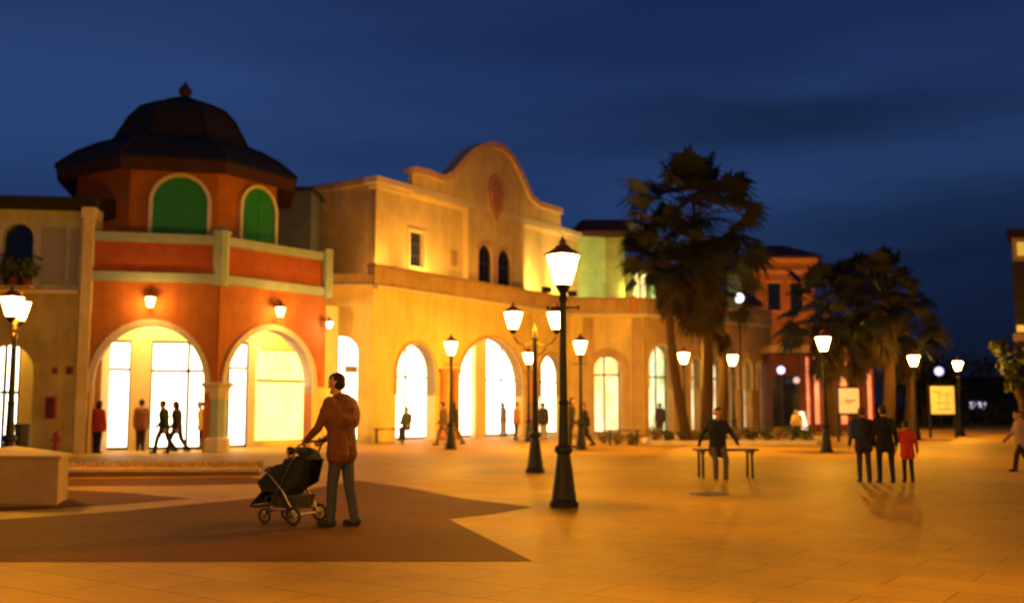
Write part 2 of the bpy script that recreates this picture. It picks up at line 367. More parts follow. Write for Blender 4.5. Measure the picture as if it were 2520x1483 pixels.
w = MB(); zz = FRt.Z(690,937,DR); FRt.box(w, ud0-.03, ud1+.05, zz-.05, zz+.05, DR+.052, DR+.12); w.build('shelf_bar', mat('olive_bar', (.12,.10,.03), .7), s); w = MB(); zz = FRt.Z(690,862,DR); FRt.box(w, ud0+.1, ud1-.1, zz-.04, zz+.04, DR+.052, DR+.1); w.build('frame', M_MUST, s)
w = MB(); FL.box(w, uL+.31, -.3, h0-.12, h0-.005, DB, -.405); FRt.box(w, .4, uR-.41, h0-.14, h0-.02, DR, -.405); w.build('gallery_ceiling', M_CREAM2, ob)
# gallery ceiling downlights (real fittings inside the arcade)
for fr, u, dd in ((FL, -2.6, -1.3), (FL, -1.0, -1.3), (FRt, 2.0, -1.3), (FRt, 3.6, -1.3)):
    p = fr.p(u, h0-.16, dd); w = MB(); w.lathe([(.12,-.03),(.12,.03)], p, 10); w.build('ceiling_lamp', E_LAN, ob)
    light('ceiling_light', 'POINT', p+Vector((0,0,-.12)), 420, (1,.68,.2), ob, .1)
# octagonal tower
OC = Vector(P(447, 500, 38.6)); OC.z = 0; RT = 3.8; ROT = R(OA-90+0)   # face normals
def octa(r, z, c=OC):
    phi = math.atan2(FL.n.y, FL.n.x)
    return [c+Vector((r*math.cos(phi+R(22.5)+R(45)*k), r*math.sin(phi+R(22.5)+R(45)*k), z)) for k in range(8)]
zt0 = zlow1; zt1 = (1000-405)/F*35+CH
w = MB(); w.rings([octa(RT, zt0), octa(RT, zt1+.05)]); w.build('tower_wall', M_TERRA, ob)
# roof : eave skirt, bell dome, finial
w = MB()
w.rings([octa(RT-.05, zt1+.12), octa(RT+.68, zt1-.22), octa(RT+.74, zt1+.22)], cap=False); w.build('eave', M_EAVE, ob)
w = MB()
prof = [(RT+.78,.22),(RT+.76,.3),(RT+.1,.85),(RT-.6,1.25),(RT-1.2,1.5),(RT-1.45,1.95),(RT-1.75,2.5),(RT-2.15,2.95),(RT-2.7,3.2),(.6,3.38),(.3,3.45)]
w.rings([octa(r, zt1+z) for r, z in prof], cap=False)
phi = math.atan2(FL.n.y, FL.n.x)
for k in range(8):
    an = phi+R(22.5)+R(45)*k; w.tube([OC+Vector((r*math.cos(an), r*math.sin(an), zt1+z+.03)) for r, z in prof], .07, 6)
w.build('roof', M_ROOF, ob)
w = MB(); w.lathe([(.4,3.3),(.4,3.42),(.2,3.5),(.18,3.7),(.27,3.82),(.23,3.95),(.1,4.1),(.02,4.25)], OC+Vector((0,0,zt1)), 10); w.build('finial', mat('finial_clay', (.06,.03,.015), .8), ob, smooth=True)
apo = RT*math.cos(R(22.5))
def tower_frame(angn):
    n = Vector((math.cos(angn), math.sin(angn), 0)); c = OC+n*apo
    fr = Fr((c.x, c.y), math.degrees(math.atan2(-n.y, n.x))+0); fr.n = n; fr.u = Vector((-n.y, n.x, 0)); return fr
def tower_window(fr, x0, x1, yt, parent):
    ua, ub = fr.U(x0), fr.U(x1); ua, ub = min(ua, ub), max(ua, ub); zt = fr.Z((x0+x1)/2, yt); rise = (ub-ua)/2
    w = MB(); fr.plate(w, [arch_pts(ua, ub, zlow1+.1, zt, rise=rise)], .002, .05); s = w.build('shutter', M_GREEN, parent)
    w = archtrim(fr, ua, ub, zlow1+.1, zt, .13, .001, .12, rise=rise); w.build('surround', mat('cream_surround', (.66,.58,.42), .8, .15, 3), s)
    w = MB(); u = (ua+ub)/2; fr.box(w, u-.02, u+.02, zlow1+.15, zt-.1, .051, .065)
    for z in [zlow1+.5+.11*k for k in range(int((zt-zlow1-1.1)/.11))]:
        hw = (ub-ua)/2-.12
        if z > zt-rise: hw = max(.1, math.sqrt(max(.01, rise**2-(z-zt+rise)**2))-.12)
        fr.box(w, u-hw, u-.04, z-.02, z+.02, .051, .07); fr.box(w, u+.04, u+hw, z-.02, z+.02, .051, .07)
    w.build('louvres', M_GREEN, s)
f0 = tower_frame(phi); tower_window(f0, 362, 499, 436, ob)
f1 = tower_frame(phi+R(45)); tower_window(f1, 583, 664, 462, ob)
# wall lanterns
def wall_lantern(fr, x, y, label, e, s=1.0, em=E_WALLL, col=(1,.46,.09)):
    u, z = fr.px(x, y); root = thing('wall_lantern', label, 'lantern', fr.p(u, z, .3), 0, 'lanterns fixed to the facades')
    o = root.location.copy()
    w = MB(); w.lathe([(.07*s,-.14*s),(.14*s,.12*s)], o, 6); g_ = w.build('glass', em, root)
    w = MB(); w.lathe([(.18*s,.12*s),(.15*s,.17*s),(.05*s,.26*s),(.01*s,.33*s)], o, 6); w.build('cap', M_COPPER, root)
    w = MB(); w.tube([o+Vector((0,0,.3*s)), o+Vector((0,0,.36*s))-fr.n*.12, fr.p(u, z+.2*s, .0)], .02*s, 6); w.build('bracket', M_IRON, root); w = MB(); w.lathe([(.03*s,-.2*s),(.07*s,-.141*s)], o, 6); w.build('base', M_IRON, root)
    light('lantern_light', 'POINT', fr.p(u, z-.02, .55*s), e, col, root, .14)
    return root
wall_lantern(FL, 372, 745, 'glowing amber lantern above the larger terracotta arch', 120, 1.2)
wall_lantern(FRt, 676, 768, 'glowing amber lantern above the narrower terracotta arch near the cream building', 120, 1.2)
wall_lantern(FRt, 796, 800, 'small white lantern at the outer corner of the terracotta wall', 40, .9, E_WHITE, (1,.8,.7))

# ============================================================ LEFT BUILDING
pl = FL.p(uL, 0, .05)
LF = Fr((pl.x, pl.y), 82)
lb = thing('ochre_terrace_building', 'ochre building with a pale upper floor, balcony and dark tiled roof', 'building', GY(100, pl.y))
v0 = LF.U(-90); v1 = -.03; zl1 = LF.Z(120, 722); zl2 = LF.Z(120, 508)
a0, a1, azt = LF.U(-52), LF.U(84), LF.Z(20, 848)
w = wall(LF, v0, v1, 0, zl1, [arch_pts(a0, a1, 0, azt)], d0=-.4, d1=0); w.build('arcade_wall', M_MUST, lb)
w = archtrim(LF, a0, a1, 1.2, azt, .12, -.38, .05, rise=(a1-a0)/2); w.build('arch_trim', M_MUST, lb)
w = MB(); LF.box(w, v0, v1-.4, zl1, zl1+.12, -1.5, .08); w.build('ledge', M_CREAM2, lb)
# upper wall
b0, b1, bz0, bzt = LF.U(-30), LF.U(50), LF.Z(20, 640), LF.Z(20, 540)
w = wall(LF, v0, LF.U(190), zl1+.121, zl2, holes=[arch_pts(b0, b1, zl1+.2, bzt, rise=.5, rev=True)], d0=-1.1, d1=-.7); w.build('upper_wall', M_WHITE, lb)
w = MB(); LF.box(w, b0-.05, b1+.05, zl1+.15, bzt+.05, -1.09, -1.0); w.build('balcony_door', M_GLASSD, lb)
w = MB(); LF.box(w, LF.U(90,-.7), LF.U(150,-.7), LF.Z(120,700,-.7), LF.Z(120,560,-.7), -.699, -.64)
w.build('shutter', mat('grey_shutter', (.36,.34,.30), .8, .2, 8, .2, stretch=(8,8,.5)), lb)
w = MB(); LF.box(w, LF.U(160,-.7), LF.U(180,-.7), LF.Z(120,700,-.7), LF.Z(120,560,-.7), -.699, -.64); w.build('shutter', MATS['grey_shutter'], lb)
w = MB(); LF.box(w, LF.U(192), v1, 0, zl2, -1.0, .12); w.build('corner_pilaster', M_CREAM, lb)
w = MB(); LF.box(w, LF.U(188), v1+.05, zl2-.35, zl2-.02, -.8, .18); w.build('pilaster_cap', M_CREAM2, lb)
# roof
w = MB(); z0 = zl2
w.hexa([LF.p(v0,z0,.35), LF.p(v1+.1,z0,.35), LF.p(v1+.1,z0,-6), LF.p(v0,z0,-6), LF.p(v0,z0+.18,.35), LF.p(v1+.1,z0+.18,.35), LF.p(v1+.1,z0+1.3,-6), LF.p(v0,z0+1.3,-6)])
for k in range(26):
    u = v0+(v1+.1-v0)*(k+.5)/26; w.tube([LF.p(u, z0+.17, .4), LF.p(u, z0+.62, -2)], .1, 6)
w.build('roof', M_ROOF, lb)
w = MB(); LF.box(w, v0, v0+.3, 0, zl2, -7, -1.1); LF.box(w, v0, v1, 0, zl2, -7.3, -7); w.build('rear_wall', M_WHITE, lb)
# balcony
w = MB(); LF.box(w, v0, LF.U(78), zl1+.121, zl1+.2, -.69, .5); w.build('balcony_slab', M_MUST, lb)
w = MB(); zr = zl1+.2
for k in range(22):
    u = v0+(LF.U(76)-v0)*k/21; w.tube([LF.p(u, zr, .44), LF.p(u, zr+.95, .44)], .015, 5)
w.tube([LF.p(v0, zr+.97, .44), LF.p(LF.U(78), zr+.97, .44)], .025, 6); w.tube([LF.p(LF.U(78), zr+.97, .44), LF.p(LF.U(78), zr+.97, -.6)], .025, 6)
w.build('balcony_railing', M_IRON, lb)
shop_u = (LF.U(-60,-1.9), LF.U(58,-1.9), LF.U(120,-1.9))
w = MB(); LF.box(w, LF.U(50,-1.9), shop_u[2], 0, zl1-.01, -2.1, -1.9); w.build('gallery_wall', mat('yellow_render', (.72,.48,.10), .8, .15, 2), lb)
shopfront(LF, shop_u[0], LF.U(49,-1.9), 0, zl1-.05, -1.9, lb, 3, 1, E_SHOP, trz=LF.Z(20,965,-1.9))
p = LF.p(-3.5, 3.9, -1.2); light('ceiling_light', 'POINT', p, 130, (1,.72,.25), lb, .1)
w = MB(); w.lathe([(.12,.05),(.12,.1)], p, 10); w.build('ceiling_lamp', E_LAN, lb)
# fittings on the ochre wall
def wallbox(fr, x0, x1, y0, y1, name, label, cat, m, dep=.12, group=None):
    ua, za = fr.px(x0, y1); ub, zb = fr.px(x1, y0)
    root = thing(name, label, cat, fr.p((ua+ub)/2, za, 0), 0, group)
    w = MB(); fr.box(w, ua, ub, za, zb, .002, dep); w.build('case', m, root)
    w = MB(); fr.box(w, ua+.04, ub-.04, za+.04, zb-.04, dep+.001, dep+.012); w.build('door', mat('dark_red_door', (.09,.012,.01), .4), root)
    w = MB(); fr.box(w, ub-.08, ub-.06, (za+zb)/2-.05, (za+zb)/2+.05, dep+.013, dep+.03); w.build('handle', M_ALU, root); return root
wallbox(LF, 112, 140, 975, 1030, 'hose_cabinet', 'dark red fire hose cabinet on the ochre wall', 'cabinet', M_RED)
wallbox(LF, 129, 143, 903, 920, 'wall_plate', 'paler of the two small red plates high on the ochre wall', 'plate', mat('faded_red_plate', (.3,.12,.05)), .05)
wallbox(LF, 163, 181, 901, 921, 'wall_plate', 'darker small red plate next to the pilaster on the ochre wall', 'plate', mat('brown_plate', (.2,.05,.03)), .05)
# hydrant
hp = LF.p(*([LF.U(158)]+[0]), .5)
t = thing('fire_hydrant', 'small red hydrant post at the foot of the ochre wall', 'hydrant', hp)
w = MB(); w.lathe([(.11,0),(.11,.05),(.07,.08),(.07,.55),(.1,.57),(.1,.62),(.07,.7),(.02,.75)], hp, 10); w.build('barrel', M_RED, t, smooth=True)
w = MB(); w.tube([hp+Vector((-.14,0,.45)), hp+Vector((.14,0,.45))], .04, 8); w.tube([hp+Vector((0,-.14,.45)), hp+Vector((0,0,.45))], .05, 8); w.build('outlet', M_RED, t)
# balcony plants
for i, (x, lab) in enumerate(((18, 'trailing dark plant at the left end of the ochre balcony'), (52, 'bushy dark plant near the right end of the ochre balcony'))):
    c = LF.p(LF.U(x,.3), zr, .2); t = thing('potted_plant', lab, 'plant', c, 0, 'plants on the balcony')
    w = MB(); w.lathe([(.12,0),(.17,.28)], c, 10); w.build('pot', M_TERRAP, t)
    w = MB(); rnd = random.Random(i); leafclump(w, c+Vector((0,-.1,.55)), .42, 260, .16, rnd); w.build('foliage', M_BUSH, t)

# ============================================================ CREAM ARCADE BUILDING
CA = 33.8
cc = GY(912, 42.9); CF = Fr((cc.x, cc.y), CA)
cb = thing('cream_arcade_building', 'long cream building with scrolled gable above a ground floor arcade', 'building', cc)
zb0 = CF.Z(960, 716); zb1 = CF.Z(960, 662)     # band bottom and parapet top
cu1 = CF.U(1402); arcs = []
def cn(x0, x1, y, fr=CF): return fr.U(x0), fr.U(x1), fr.Z((x0+x1)/2, y)
for x0, x1, y in ((976,1070,846), (1126,1286,832), (1326,1386,872)):
    u0, u1, zt = cn(x0, x1, y); arcs.append((u0, u1, zt, min((u1-u0)/2, zt*.5)))
w = wall(CF, 0, cu1, 0, zb0, [arch_pts(u0,u1,0,zt,rise=r) for u0,u1,zt,r in arcs], d0=-.5); w.build('arcade_wall', M_CREAM, cb)
w = MB()
for u0,u1,zt,r in arcs: archtrim(CF, u0, u1, 2.0, zt, .16, -.48, .07, rise=r, mb=w)
w.build('arch_trim', M_SAND, cb)
for x in (1088, 1118, 1300):
    u = CF.U(x); w = MB(); w.lathe([(.26,0),(.26,.3),(.17,.4),(.15,2.9),(.2,3.0),(.3,3.2)], CF.p(u,0,.12), 12); w.build('engaged_column', mat('orange_column', (.55,.22,.07), .8, .2, 3), cb, smooth=True)
# left frontal face 800..912
CL = Fr((cc.x, cc.y), 84)
ul = CL.U(806); cw0, cw1, cwt = CL.U(790), CL.U(880), CL.Z(838, 826)
w = wall(CL, CL.U(770), -.02, 0, zb0, [arch_pts(CL.U(797), cw1, 0, cwt, rise=.7)], d0=-.5); w.build('side_wall', M_CREAM, cb)
shopfront(CL, CL.U(775,-.6), CL.U(884,-.6), 0, cwt+.2, -.6, cb, 2, 1, E_SHOP)
w = MB(); z = CL.Z(860,905,-.5); CL.box(w, CL.U(848,-.5), CL.U(879,-.5), z-.2, z+.1, -.56, -.5); w.build('hanging_board', M_MUST, cb)
# section B frontal 1402..1660
bo = CF.p(cu1, 0); BF = Fr((bo.x, bo.y), 88)
bu1 = BF.U(1585); b4 = (BF.U(1462), BF.U(1528), BF.Z(1495, 876))
w = wall(BF, -.01, bu1, 0, zb0, [arch_pts(b4[0], b4[1], 0, b4[2], rise=(b4[1]-b4[0])/2)], d0=-.5); w.build('arcade_wall', M_CREAM, cb)
w = archtrim(BF, b4[0], b4[1], 0, b4[2], .45, -.3, .1, rise=(b4[1]-b4[0])/2); w.build('arch_trim', M_SAND, cb)
shopfront(BF, b4[0]-.1, b4[1]+.1, 0, b4[2]+.1, -1.5, cb, 2, 1, E_SHOPW, trz=BF.Z(1495,922,-1.5))
for x in (1568, 1448):
    w = MB(); BF.box(w, BF.U(x)-.25, BF.U(x)+.25, 0, zb0-.1, .0, .18); w.build('pilaster', M_SAND, cb)
# section C recedes 1585..1900
co = BF.p(bu1, 0); CCf = Fr((co.x, co.y), 48)
cend = CCf.U(1900)
ar5 = [(CCf.U(a_), CCf.U(b_), CCf.Z((a_+b_)/2, y_)) for a_, b_, y_ in ((1596,1656,850), (1700,1722,880), (1738,1776,880), (1795,1812,885), (1828,1848,888), (1862,1885,890))]
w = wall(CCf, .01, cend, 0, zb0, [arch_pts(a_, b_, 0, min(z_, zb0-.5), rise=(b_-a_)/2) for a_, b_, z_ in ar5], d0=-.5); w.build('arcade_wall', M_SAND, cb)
w = MB()
for a_, b_, z_ in ar5: archtrim(CCf, a_, b_, 2.5, min(z_, zb0-.5), .12, -.45, .08, rise=(b_-a_)/2, mb=w)
w.build('arch_trim', M_CREAM2, cb)
shopfront(CCf, .3, cend*.45, 0, zb0-.6, -1.6, cb, 6, 1, E_SHOPG, trz=3.2)
shopfront(CCf, cend*.45+.2, cend, 0, zb0-.6, -1.6, cb, 8, 1, E_SHOPW, trz=3.2)
# arcade shop windows behind CF
shopfront(CF, CF.U(930,-1.6), CF.U(1420,-1.6), 0, zb0-.7, -1.6, cb, 9, 1, E_SHOP, trz=CF.Z(1040,928,-1.6))
w = MB(); CF.box(w, CF.U(1160,-1.55), CF.U(1188,-1.55), 0, zb0-.7, -1.56, -1.3); w.build('inner_pier', M_CREAM2, cb); w = MB(); CF.box(w, CF.U(1290,-1.55), CF.U(1318,-1.55), 0, zb0-.7, -1.56, -1.3); w.build('inner_pier', M_CREAM2, cb)
# band cornice + parapet
w = MB(); w2 = MB(); w3 = MB()
def run(fr, u0, u1):
    fr.box(w, u0, u1, zb0, zb0+.16, -.6, .28); fr.box(w2, u0, u1, zb0+.161, zb1, -.3, .08); fr.box(w3, u0, u1, zb1+.001, zb1+.12, -.36, .16)
run(CF, .02, cu1); run(BF, .02, bu1+.2); run(CCf, .25, cend)
CL.box(w, CL.U(770), -.02, zb0, zb0+.16, -.6, .28); CL.box(w2, CL.U(770), -.02, zb0+.161, zb1-.35, -.3, .08)
w.build('cornice', M_CREAM2, cb); w2.build('balcony_parapet', M_SAND, cb); w3.build('coping', mat('brown_coping', (.42,.26,.13), .8), cb)
for x in (1560, 1640):
    w = MB(); fr = BF if x < 1585 else CCf
    fr.box(w, fr.U(x)-.18, fr.U(x)+.18, zb0+.1, zb1+.2, -.4, .2)
    w.build('parapet_post', mat('orange_column', (0,0,0)), cb)
w = MB(); gl = [CF.p(.3,zb0+.05,-.3), CF.p(cu1,zb0+.05,-.3), BF.p(bu1,zb0+.05,-.3), CCf.p(cend,zb0+.05,-.3), CCf.p(cend,zb0+.05,-9), CF.p(cu1,zb0+.05,-16), CF.p(.3,zb0+.05,-12)]
w.poly(gl); w.build('balcony_floor', M_SAND, cb)
# upper storey, set back
SB = -2.2
x0u = CF.U(920, SB); zu0 = zb0+.1; zu1 = CF.Z(930, 452, SB); 
uu1 = CF.U(1452, SB)
wn = (CF.U(1005,SB), CF.U(1040,SB), CF.Z(1020,655,SB), CF.Z(1020,570,SB))
def twin(x0, x1, yb, yt): return (CF.U(x0,SB+.3), CF.U(x1,SB+.3), CF.Z((x0+x1)/2,yb,SB+.3), CF.Z((x0+x1)/2,yt,SB+.3))
t1 = twin(1174,1210,694,602); t2 = twin(1222,1257,704,615)
w = wall(CF, x0u, uu1, zu0, zu1, holes=[[(wn[0],wn[2]),(wn[0],wn[3]),(wn[1],wn[3]),(wn[1],wn[2])]], d0=SB-.4, d1=SB); w.build('upper_wall', M_CREAM, cb)
w = MB(); CF.box(w, wn[0]-.02, wn[1]+.02, wn[2], wn[3], SB-.28, SB-.22); s = w.build('window', M_GLASSD, cb)
w = MB(); CF.box(w, (wn[0]+wn[1])/2-.03, (wn[0]+wn[1])/2+.03, wn[2], wn[3], SB-.219, SB-.18)
for k in (1,2): z = wn[2]+(wn[3]-wn[2])*k/3; CF.box(w, wn[0], wn[1], z-.025, z+.025, SB-.217, SB-.185)
w.build('frame', mat('navy_frame', (.05,.08,.14), .5), s)
w = MB(); CF.plate(w, [[(wn[0]-.14,wn[2]-.14),(wn[1]+.14,wn[2]-.14),(wn[1]+.14,wn[3]+.14),(wn[0]-.14,wn[3]+.14)],[(wn[0],wn[2]),(wn[0],wn[3]),(wn[1],wn[3]),(wn[1],wn[2])]], SB+.001, SB+.06); w.build('surround', M_CREAM2, s)
w = MB(); CF.box(w, CF.U(1106,SB), CF.U(1122,SB), CF.Z(1115,655,SB), CF.Z(1115,618,SB), SB+.001, SB+.05); w.build('niche_panel', M_SAND, cb)
# cornice of upper storey
w = MB(); CF.box(w, x0u-.3, uu1+.1, zu1, zu1+.28, SB-.5, SB+.32); CF.box(w, x0u-.12, uu1, zu1-.2, zu1-.001, SB-.4, SB+.14); w.build('upper_cornice', M_CREAM2, cb)
w = MB(); CF.box(w, x0u-.1, uu1, zu1+.281, zu1+.35, SB-9, SB+.1); w.build('flat_roof', M_SAND, cb)
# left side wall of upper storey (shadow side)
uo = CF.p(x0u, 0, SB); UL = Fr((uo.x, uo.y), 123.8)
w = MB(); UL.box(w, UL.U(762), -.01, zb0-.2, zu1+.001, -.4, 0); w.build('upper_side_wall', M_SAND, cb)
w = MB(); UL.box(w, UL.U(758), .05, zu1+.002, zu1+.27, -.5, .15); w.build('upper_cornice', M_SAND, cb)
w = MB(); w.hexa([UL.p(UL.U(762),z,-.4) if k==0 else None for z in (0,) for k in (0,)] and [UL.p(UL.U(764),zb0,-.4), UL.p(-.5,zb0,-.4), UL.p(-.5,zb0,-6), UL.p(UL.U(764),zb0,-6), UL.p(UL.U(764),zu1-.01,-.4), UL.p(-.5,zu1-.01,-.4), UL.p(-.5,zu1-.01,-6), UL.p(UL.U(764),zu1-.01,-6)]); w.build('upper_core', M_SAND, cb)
# gable
GD = SB+.3
gp = [(1016,722),(1016,418),(1050,425),(1088,440),(1112,428),(1132,404),(1160,374),(1190,359),(1212,356),(1238,366),(1258,386),(1276,420),(1290,452),(1304,484),(1324,502),(1380,520),(1380,716)]
gl = [CF.px(x, y, GD) for x, y in gp]
gl[0] = (gl[0][0], zu0); gl[-1] = (gl[-1][0], zu0)
gbase = [gl[1], *gl[2:-1]]
zs_l = zu1-.9
# narrow lower part, wide scrolled top
nl, nr = CF.U(1150,GD), CF.U(1290,GD)
outl = [(nl, zu0), (nl, zu1-.1), (gl[1][0], zu1-.1)]+gbase+[(gl[-2][0], zu1-.1), (nr, zu1-.1), (nr, zu0)]
w = MB(); CF.plate(w, [outl, arch_pts(*t1, rise=(t1[1]-t1[0])/2, rev=True), arch_pts(*t2, rise=(t2[1]-t2[0])/2, rev=True)], SB+.002, GD); w.build('gable_wall', M_CREAM, cb)
w = MB()
ol = gbase; up = []
for i, q in enumerate(ol):
    a_ = Vector(ol[max(i-1,0)]); b_ = Vector(ol[min(i+1,len(ol)-1)]); t_ = (b_-a_).normalized(); n_ = Vector((-t_.y, t_.x)); up.append((q[0]+n_.x*.16, q[1]+n_.y*.16))
dn = [(q[0]*2-r_[0], q[1]*2-r_[1]) for q, r_ in zip(ol, up)]
CF.plate(w, [up+dn[::-1]], SB-.25, GD+.16); w.build('gable_coping', mat('tan_trim', (.62,.40,.22), .8, .2, 3), cb)
for tw in (t1, t2):
    w = MB(); CF.plate(w, [arch_pts(tw[0]+.005, tw[1]-.005, tw[2]+.005, tw[3]-.005, rise=(tw[1]-tw[0])/2)], GD-.12, GD-.08); s = w.build('gable_window', M_GLASSD, cb)
    w = archtrim(CF, tw[0], tw[1], tw[2], tw[3], .14, GD+.001, GD+.09, rise=(tw[1]-tw[0])/2); w.build('surround', mat('rose_trim', (.6,.36,.25), .8, .2, 3), s)
    w = MB(); um = (tw[0]+tw[1])/2; CF.box(w, um-.03, um+.03, tw[2], tw[3]-.02, GD-.079, GD-.05); CF.box(w, tw[0], tw[1], (tw[2]+tw[3])/2-.03, (tw[2]+tw[3])/2+.03, GD-.077, GD-.055); w.build('frame', M_DFRAME, s)
# emblem
e0 = CF.px(1218, 490, GD); w = MB()
sh = [(-.5,1.1),(0,1.35),(.5,1.1),(.62,.3),(.45,-.55),(.2,-1.0),(0,-1.3),(-.2,-1.0),(-.45,-.55),(-.62,.3)]
CF.plate(w, [[(e0[0]+a_*1.25, e0[1]+b_*.95) for a_, b_ in sh]], GD+.001, GD+.08); s = w.build('emblem', M_PINK, cb)
w = MB(); CF.plate(w, [[(e0[0]+a_*.75, e0[1]+.05+b_*.65) for a_, b_ in sh]], GD+.081, GD+.14); CF.box(w, e0[0]-.75, e0[0]+.75, e0[1]+.35, e0[1]+.47, GD+.083, GD+.12); w.build('relief', mat('dark_rose', (.48,.20,.12), .8, .3, 3), s)
# dark dome peeking behind the gable
dc = GY(1183, 60); zd = P(1183,368,60).z
w = MB(); w.lathe([(2.0,zd-3.2),(1.95,zd-1.6),(1.6,zd-.8),(.9,zd-.2),(.05,zd)], (dc.x,dc.y,0), 20); w.build('rear_dome', M_ROOF, cb, smooth=True)
# grey block between orange building and cream side
q = GY(728, 47); t = thing('grey_rear_block', 'dark grey plain building glimpsed behind the terracotta parapet', 'building', q)
ht = P(728, 487, 47).z; w = MB(); w.box((q.x,q.y,ht/2),(1.6,3,ht)); w.build('wall', mat('grey_render', (.09,.10,.10), .9, .3, 2), t)
w = MB(); w.box((q.x,q.y,ht+.1),(1.75,3.2,.2)); w.build('roof', M_ROOF, t)

# ============================================================ GREEN BUILDING ON THE TERRACE
def zat(y, Y): return (1000-y)/F*Y+CH
Yg = 63.0
gb = thing('green_upper_building', 'pale green building lit yellow behind the arcade balcony', 'building', GY(1500, Yg))
p0 = GY(1448, Yg-1.5); GF = Fr((p0.x,p0.y), 70); gz1 = zat(588, Yg)
p1 = GF.p(GF.U(1492),0); GF2 = Fr((p1.x,p1.y), 95)
w = MB(); GF.box(w, -.5, GF.U(1492), zb0, gz1, -3, 0); w.build('wall', M_GWALL, gb)
w = MB(); GF2.box(w, .01, GF2.U(1540), zb0, gz1-.02, -3, 0); w.build('wall', mat('olive_render', (.22,.26,.08), .85, .25, 1.5), gb)
w = MB(); zr_ = gz1; c_ = P(1480,560,Yg+2)
w.rings([[Vector((c_.x+a_*3.2, c_.y+b_*3, zr_+.02)) for a_,b_ in ((-.7,-1.2),(1,-1.2),(1,1),(-.7,1))],[Vector((c_.x+a_*3.2, c_.y+b_*3, zr_+.3)) for a_,b_ in ((-.7,-1.2),(1,-1.2),(1,1),(-.7,1))],[Vector((c_.x+a_*2.3, c_.y+b_*2, zr_+1.3)) for a_,b_ in ((-.6,-1),(1,-1),(1,1),(-.6,1))]]); w.build('roof', M_EAVE, gb)
# second lit green block 1550-1640
p0 = GY(1548, Yg+2); HF = Fr((p0.x,p0.y), 60)
hb = thing('yellow_green_building', 'yellow and green upper floor glowing behind the palm trunks', 'building', GY(1600, Yg+3))
hz = zat(655, Yg+3)
w = MB(); HF.box(w, 0, HF.U(1660), 0, hz, -3, 0); w.build('wall', mat('lime_render', (.42,.5,.16), .85, .2, 1), hb)
w = MB(); HF.box(w, HF.U(1562), HF.U(1590), zb0+.8, hz-.5, .001, .05); s = w.build('window', emit('lit_lime_window', (1,.9,.4), 1.3, (.6,.5,.15)), hb)
w = MB(); um = HF.U(1576); HF.box(w, um-.05, um+.05, zb0+.8, hz-.5, .051, .09); w.build('frame', M_DFRAME, s)
w = MB(); HF.box(w, HF.U(1605), HF.U(1628), zb0+.2, hz-.3, .001, .05); s = w.build('window', emit('lit_green_window', (.6,1,.35), .9, (.4,.6,.2)), hb)
w = MB(); um = HF.U(1616); HF.box(w, um-.05, um+.05, zb0+.2, hz-.3, .051, .09); w.build('frame', M_DFRAME, s)
w = MB(); HF.box(w, -.3, HF.U(1665), hz+.001, hz+.25, -3.2, .3); w.build('roof', M_EAVE, hb)
# dark tall post between
# floodlights on the terrace
for i, (x, y, Y, e, lab) in enumerate(((985,690,45.3,300,'black floodlight low on the ledge below the left end of the cream upper floor'),(1110,690,46.4,330,'black floodlight low on the ledge under the navy window'),(1345,706,55.5,260,'black floodlight on the balcony nearest the gable'),(1408,728,57.5,300,'black floodlight on the balcony behind the street lamp lantern'),(1560,735,61,260,'black floodlight on the balcony in front of the yellow green building'))):
    p = P(x, y, Y); p.z = zb1+.35
    if i < 2: p = CF.p(CF.U(x), zb1-.3, -.6)
    t = thing('floodlight', lab, 'floodlight', p, 0, 'floodlights on the balcony')
    w = MB(); w.box(p+Vector((0,0,.1)), (.5,.22,.3), .3); w.build('housing', M_IRON, t)
    w = MB(); w.box(p+Vector((.03,.13,.1)), (.4,.02,.22), .3); w.build('glass', E_FLOOD, t)
    w = MB(); w.tube([p+Vector((0,0,-.9)), p], .03, 6); w.build('bracket', M_IRON, t)
    light('flood_lamp', 'SPOT', p+Vector((0,.25,.15)), e*(3.0 if i>1 else 2.0), ((1,.66,.2) if i>1 else (1,.48,.10)), t, .15, rot=(R(118),0,R(-12 if i>1 else 25)), spot=R(150))

# ============================================================ FAR BUILDINGS
Yf = 80
t = thing('mint_far_building', 'pale mint building with white lamp behind the palms', 'building', GY(1830, Yf))
zt_ = zat(672, Yf); w = MB(); c_ = GY(1830, Yf); wd = 64/F*Yf
w.box((c_.x, c_.y+2, zt_/2), (wd,4,zt_)); w.build('wall', mat('mint_render', (.20,.42,.27), .85, .3, 1), t)
w = MB(); w.box((c_.x, c_.y+2, zt_+.15), (wd+.5,4.6,.3)); w.build('roof', M_ROOF, t)
for x, y0, y1 in ((1843,700,800),(1815,760,800)):
    w = MB(); q = P(x,(y0+y1)/2,Yf-.05); w.box(q, (.45,.06,(y1-y0)/F*Yf)); w.build('window', emit('lit_mint_window', (.55,.8,.5), .45), t)
t = thing('orange_far_building', 'orange building under a dark hipped roof seen between the palm crowns', 'building', GY(1930, 76))
zt_ = zat(640, 76); c_ = GY(1938, 76); wd = 150/F*76
w = MB(); w.box((c_.x, c_.y+2.5, zt_/2), (wd,5,zt_)); w.build('wall', M_TERRA, t)
w = MB(); w.box((c_.x, c_.y+2.4, zat(668,76)), (wd+.35,5.3,.35)); w.box((c_.x, c_.y+2.4, zat(640,76)+.0), (wd+.5,5.4,.4)); w.build('cornice', mat('orange_trim', (.6,.25,.09), .8), t)
w = MB()
cz = zat(634,76)
sq = lambda sx, sy, z: [Vector((c_.x+a_*sx, c_.y+2.5+b_*sy, z)) for a_,b_ in ((-1,-1),(1,-1),(1,1),(-1,1))]
w.rings([sq(wd/2+.6,3.3,cz), sq(wd/2+.6,3.3,cz+.12), sq(.5,.5,zat(590,76))]); w.build('roof', M_EAVE, t)
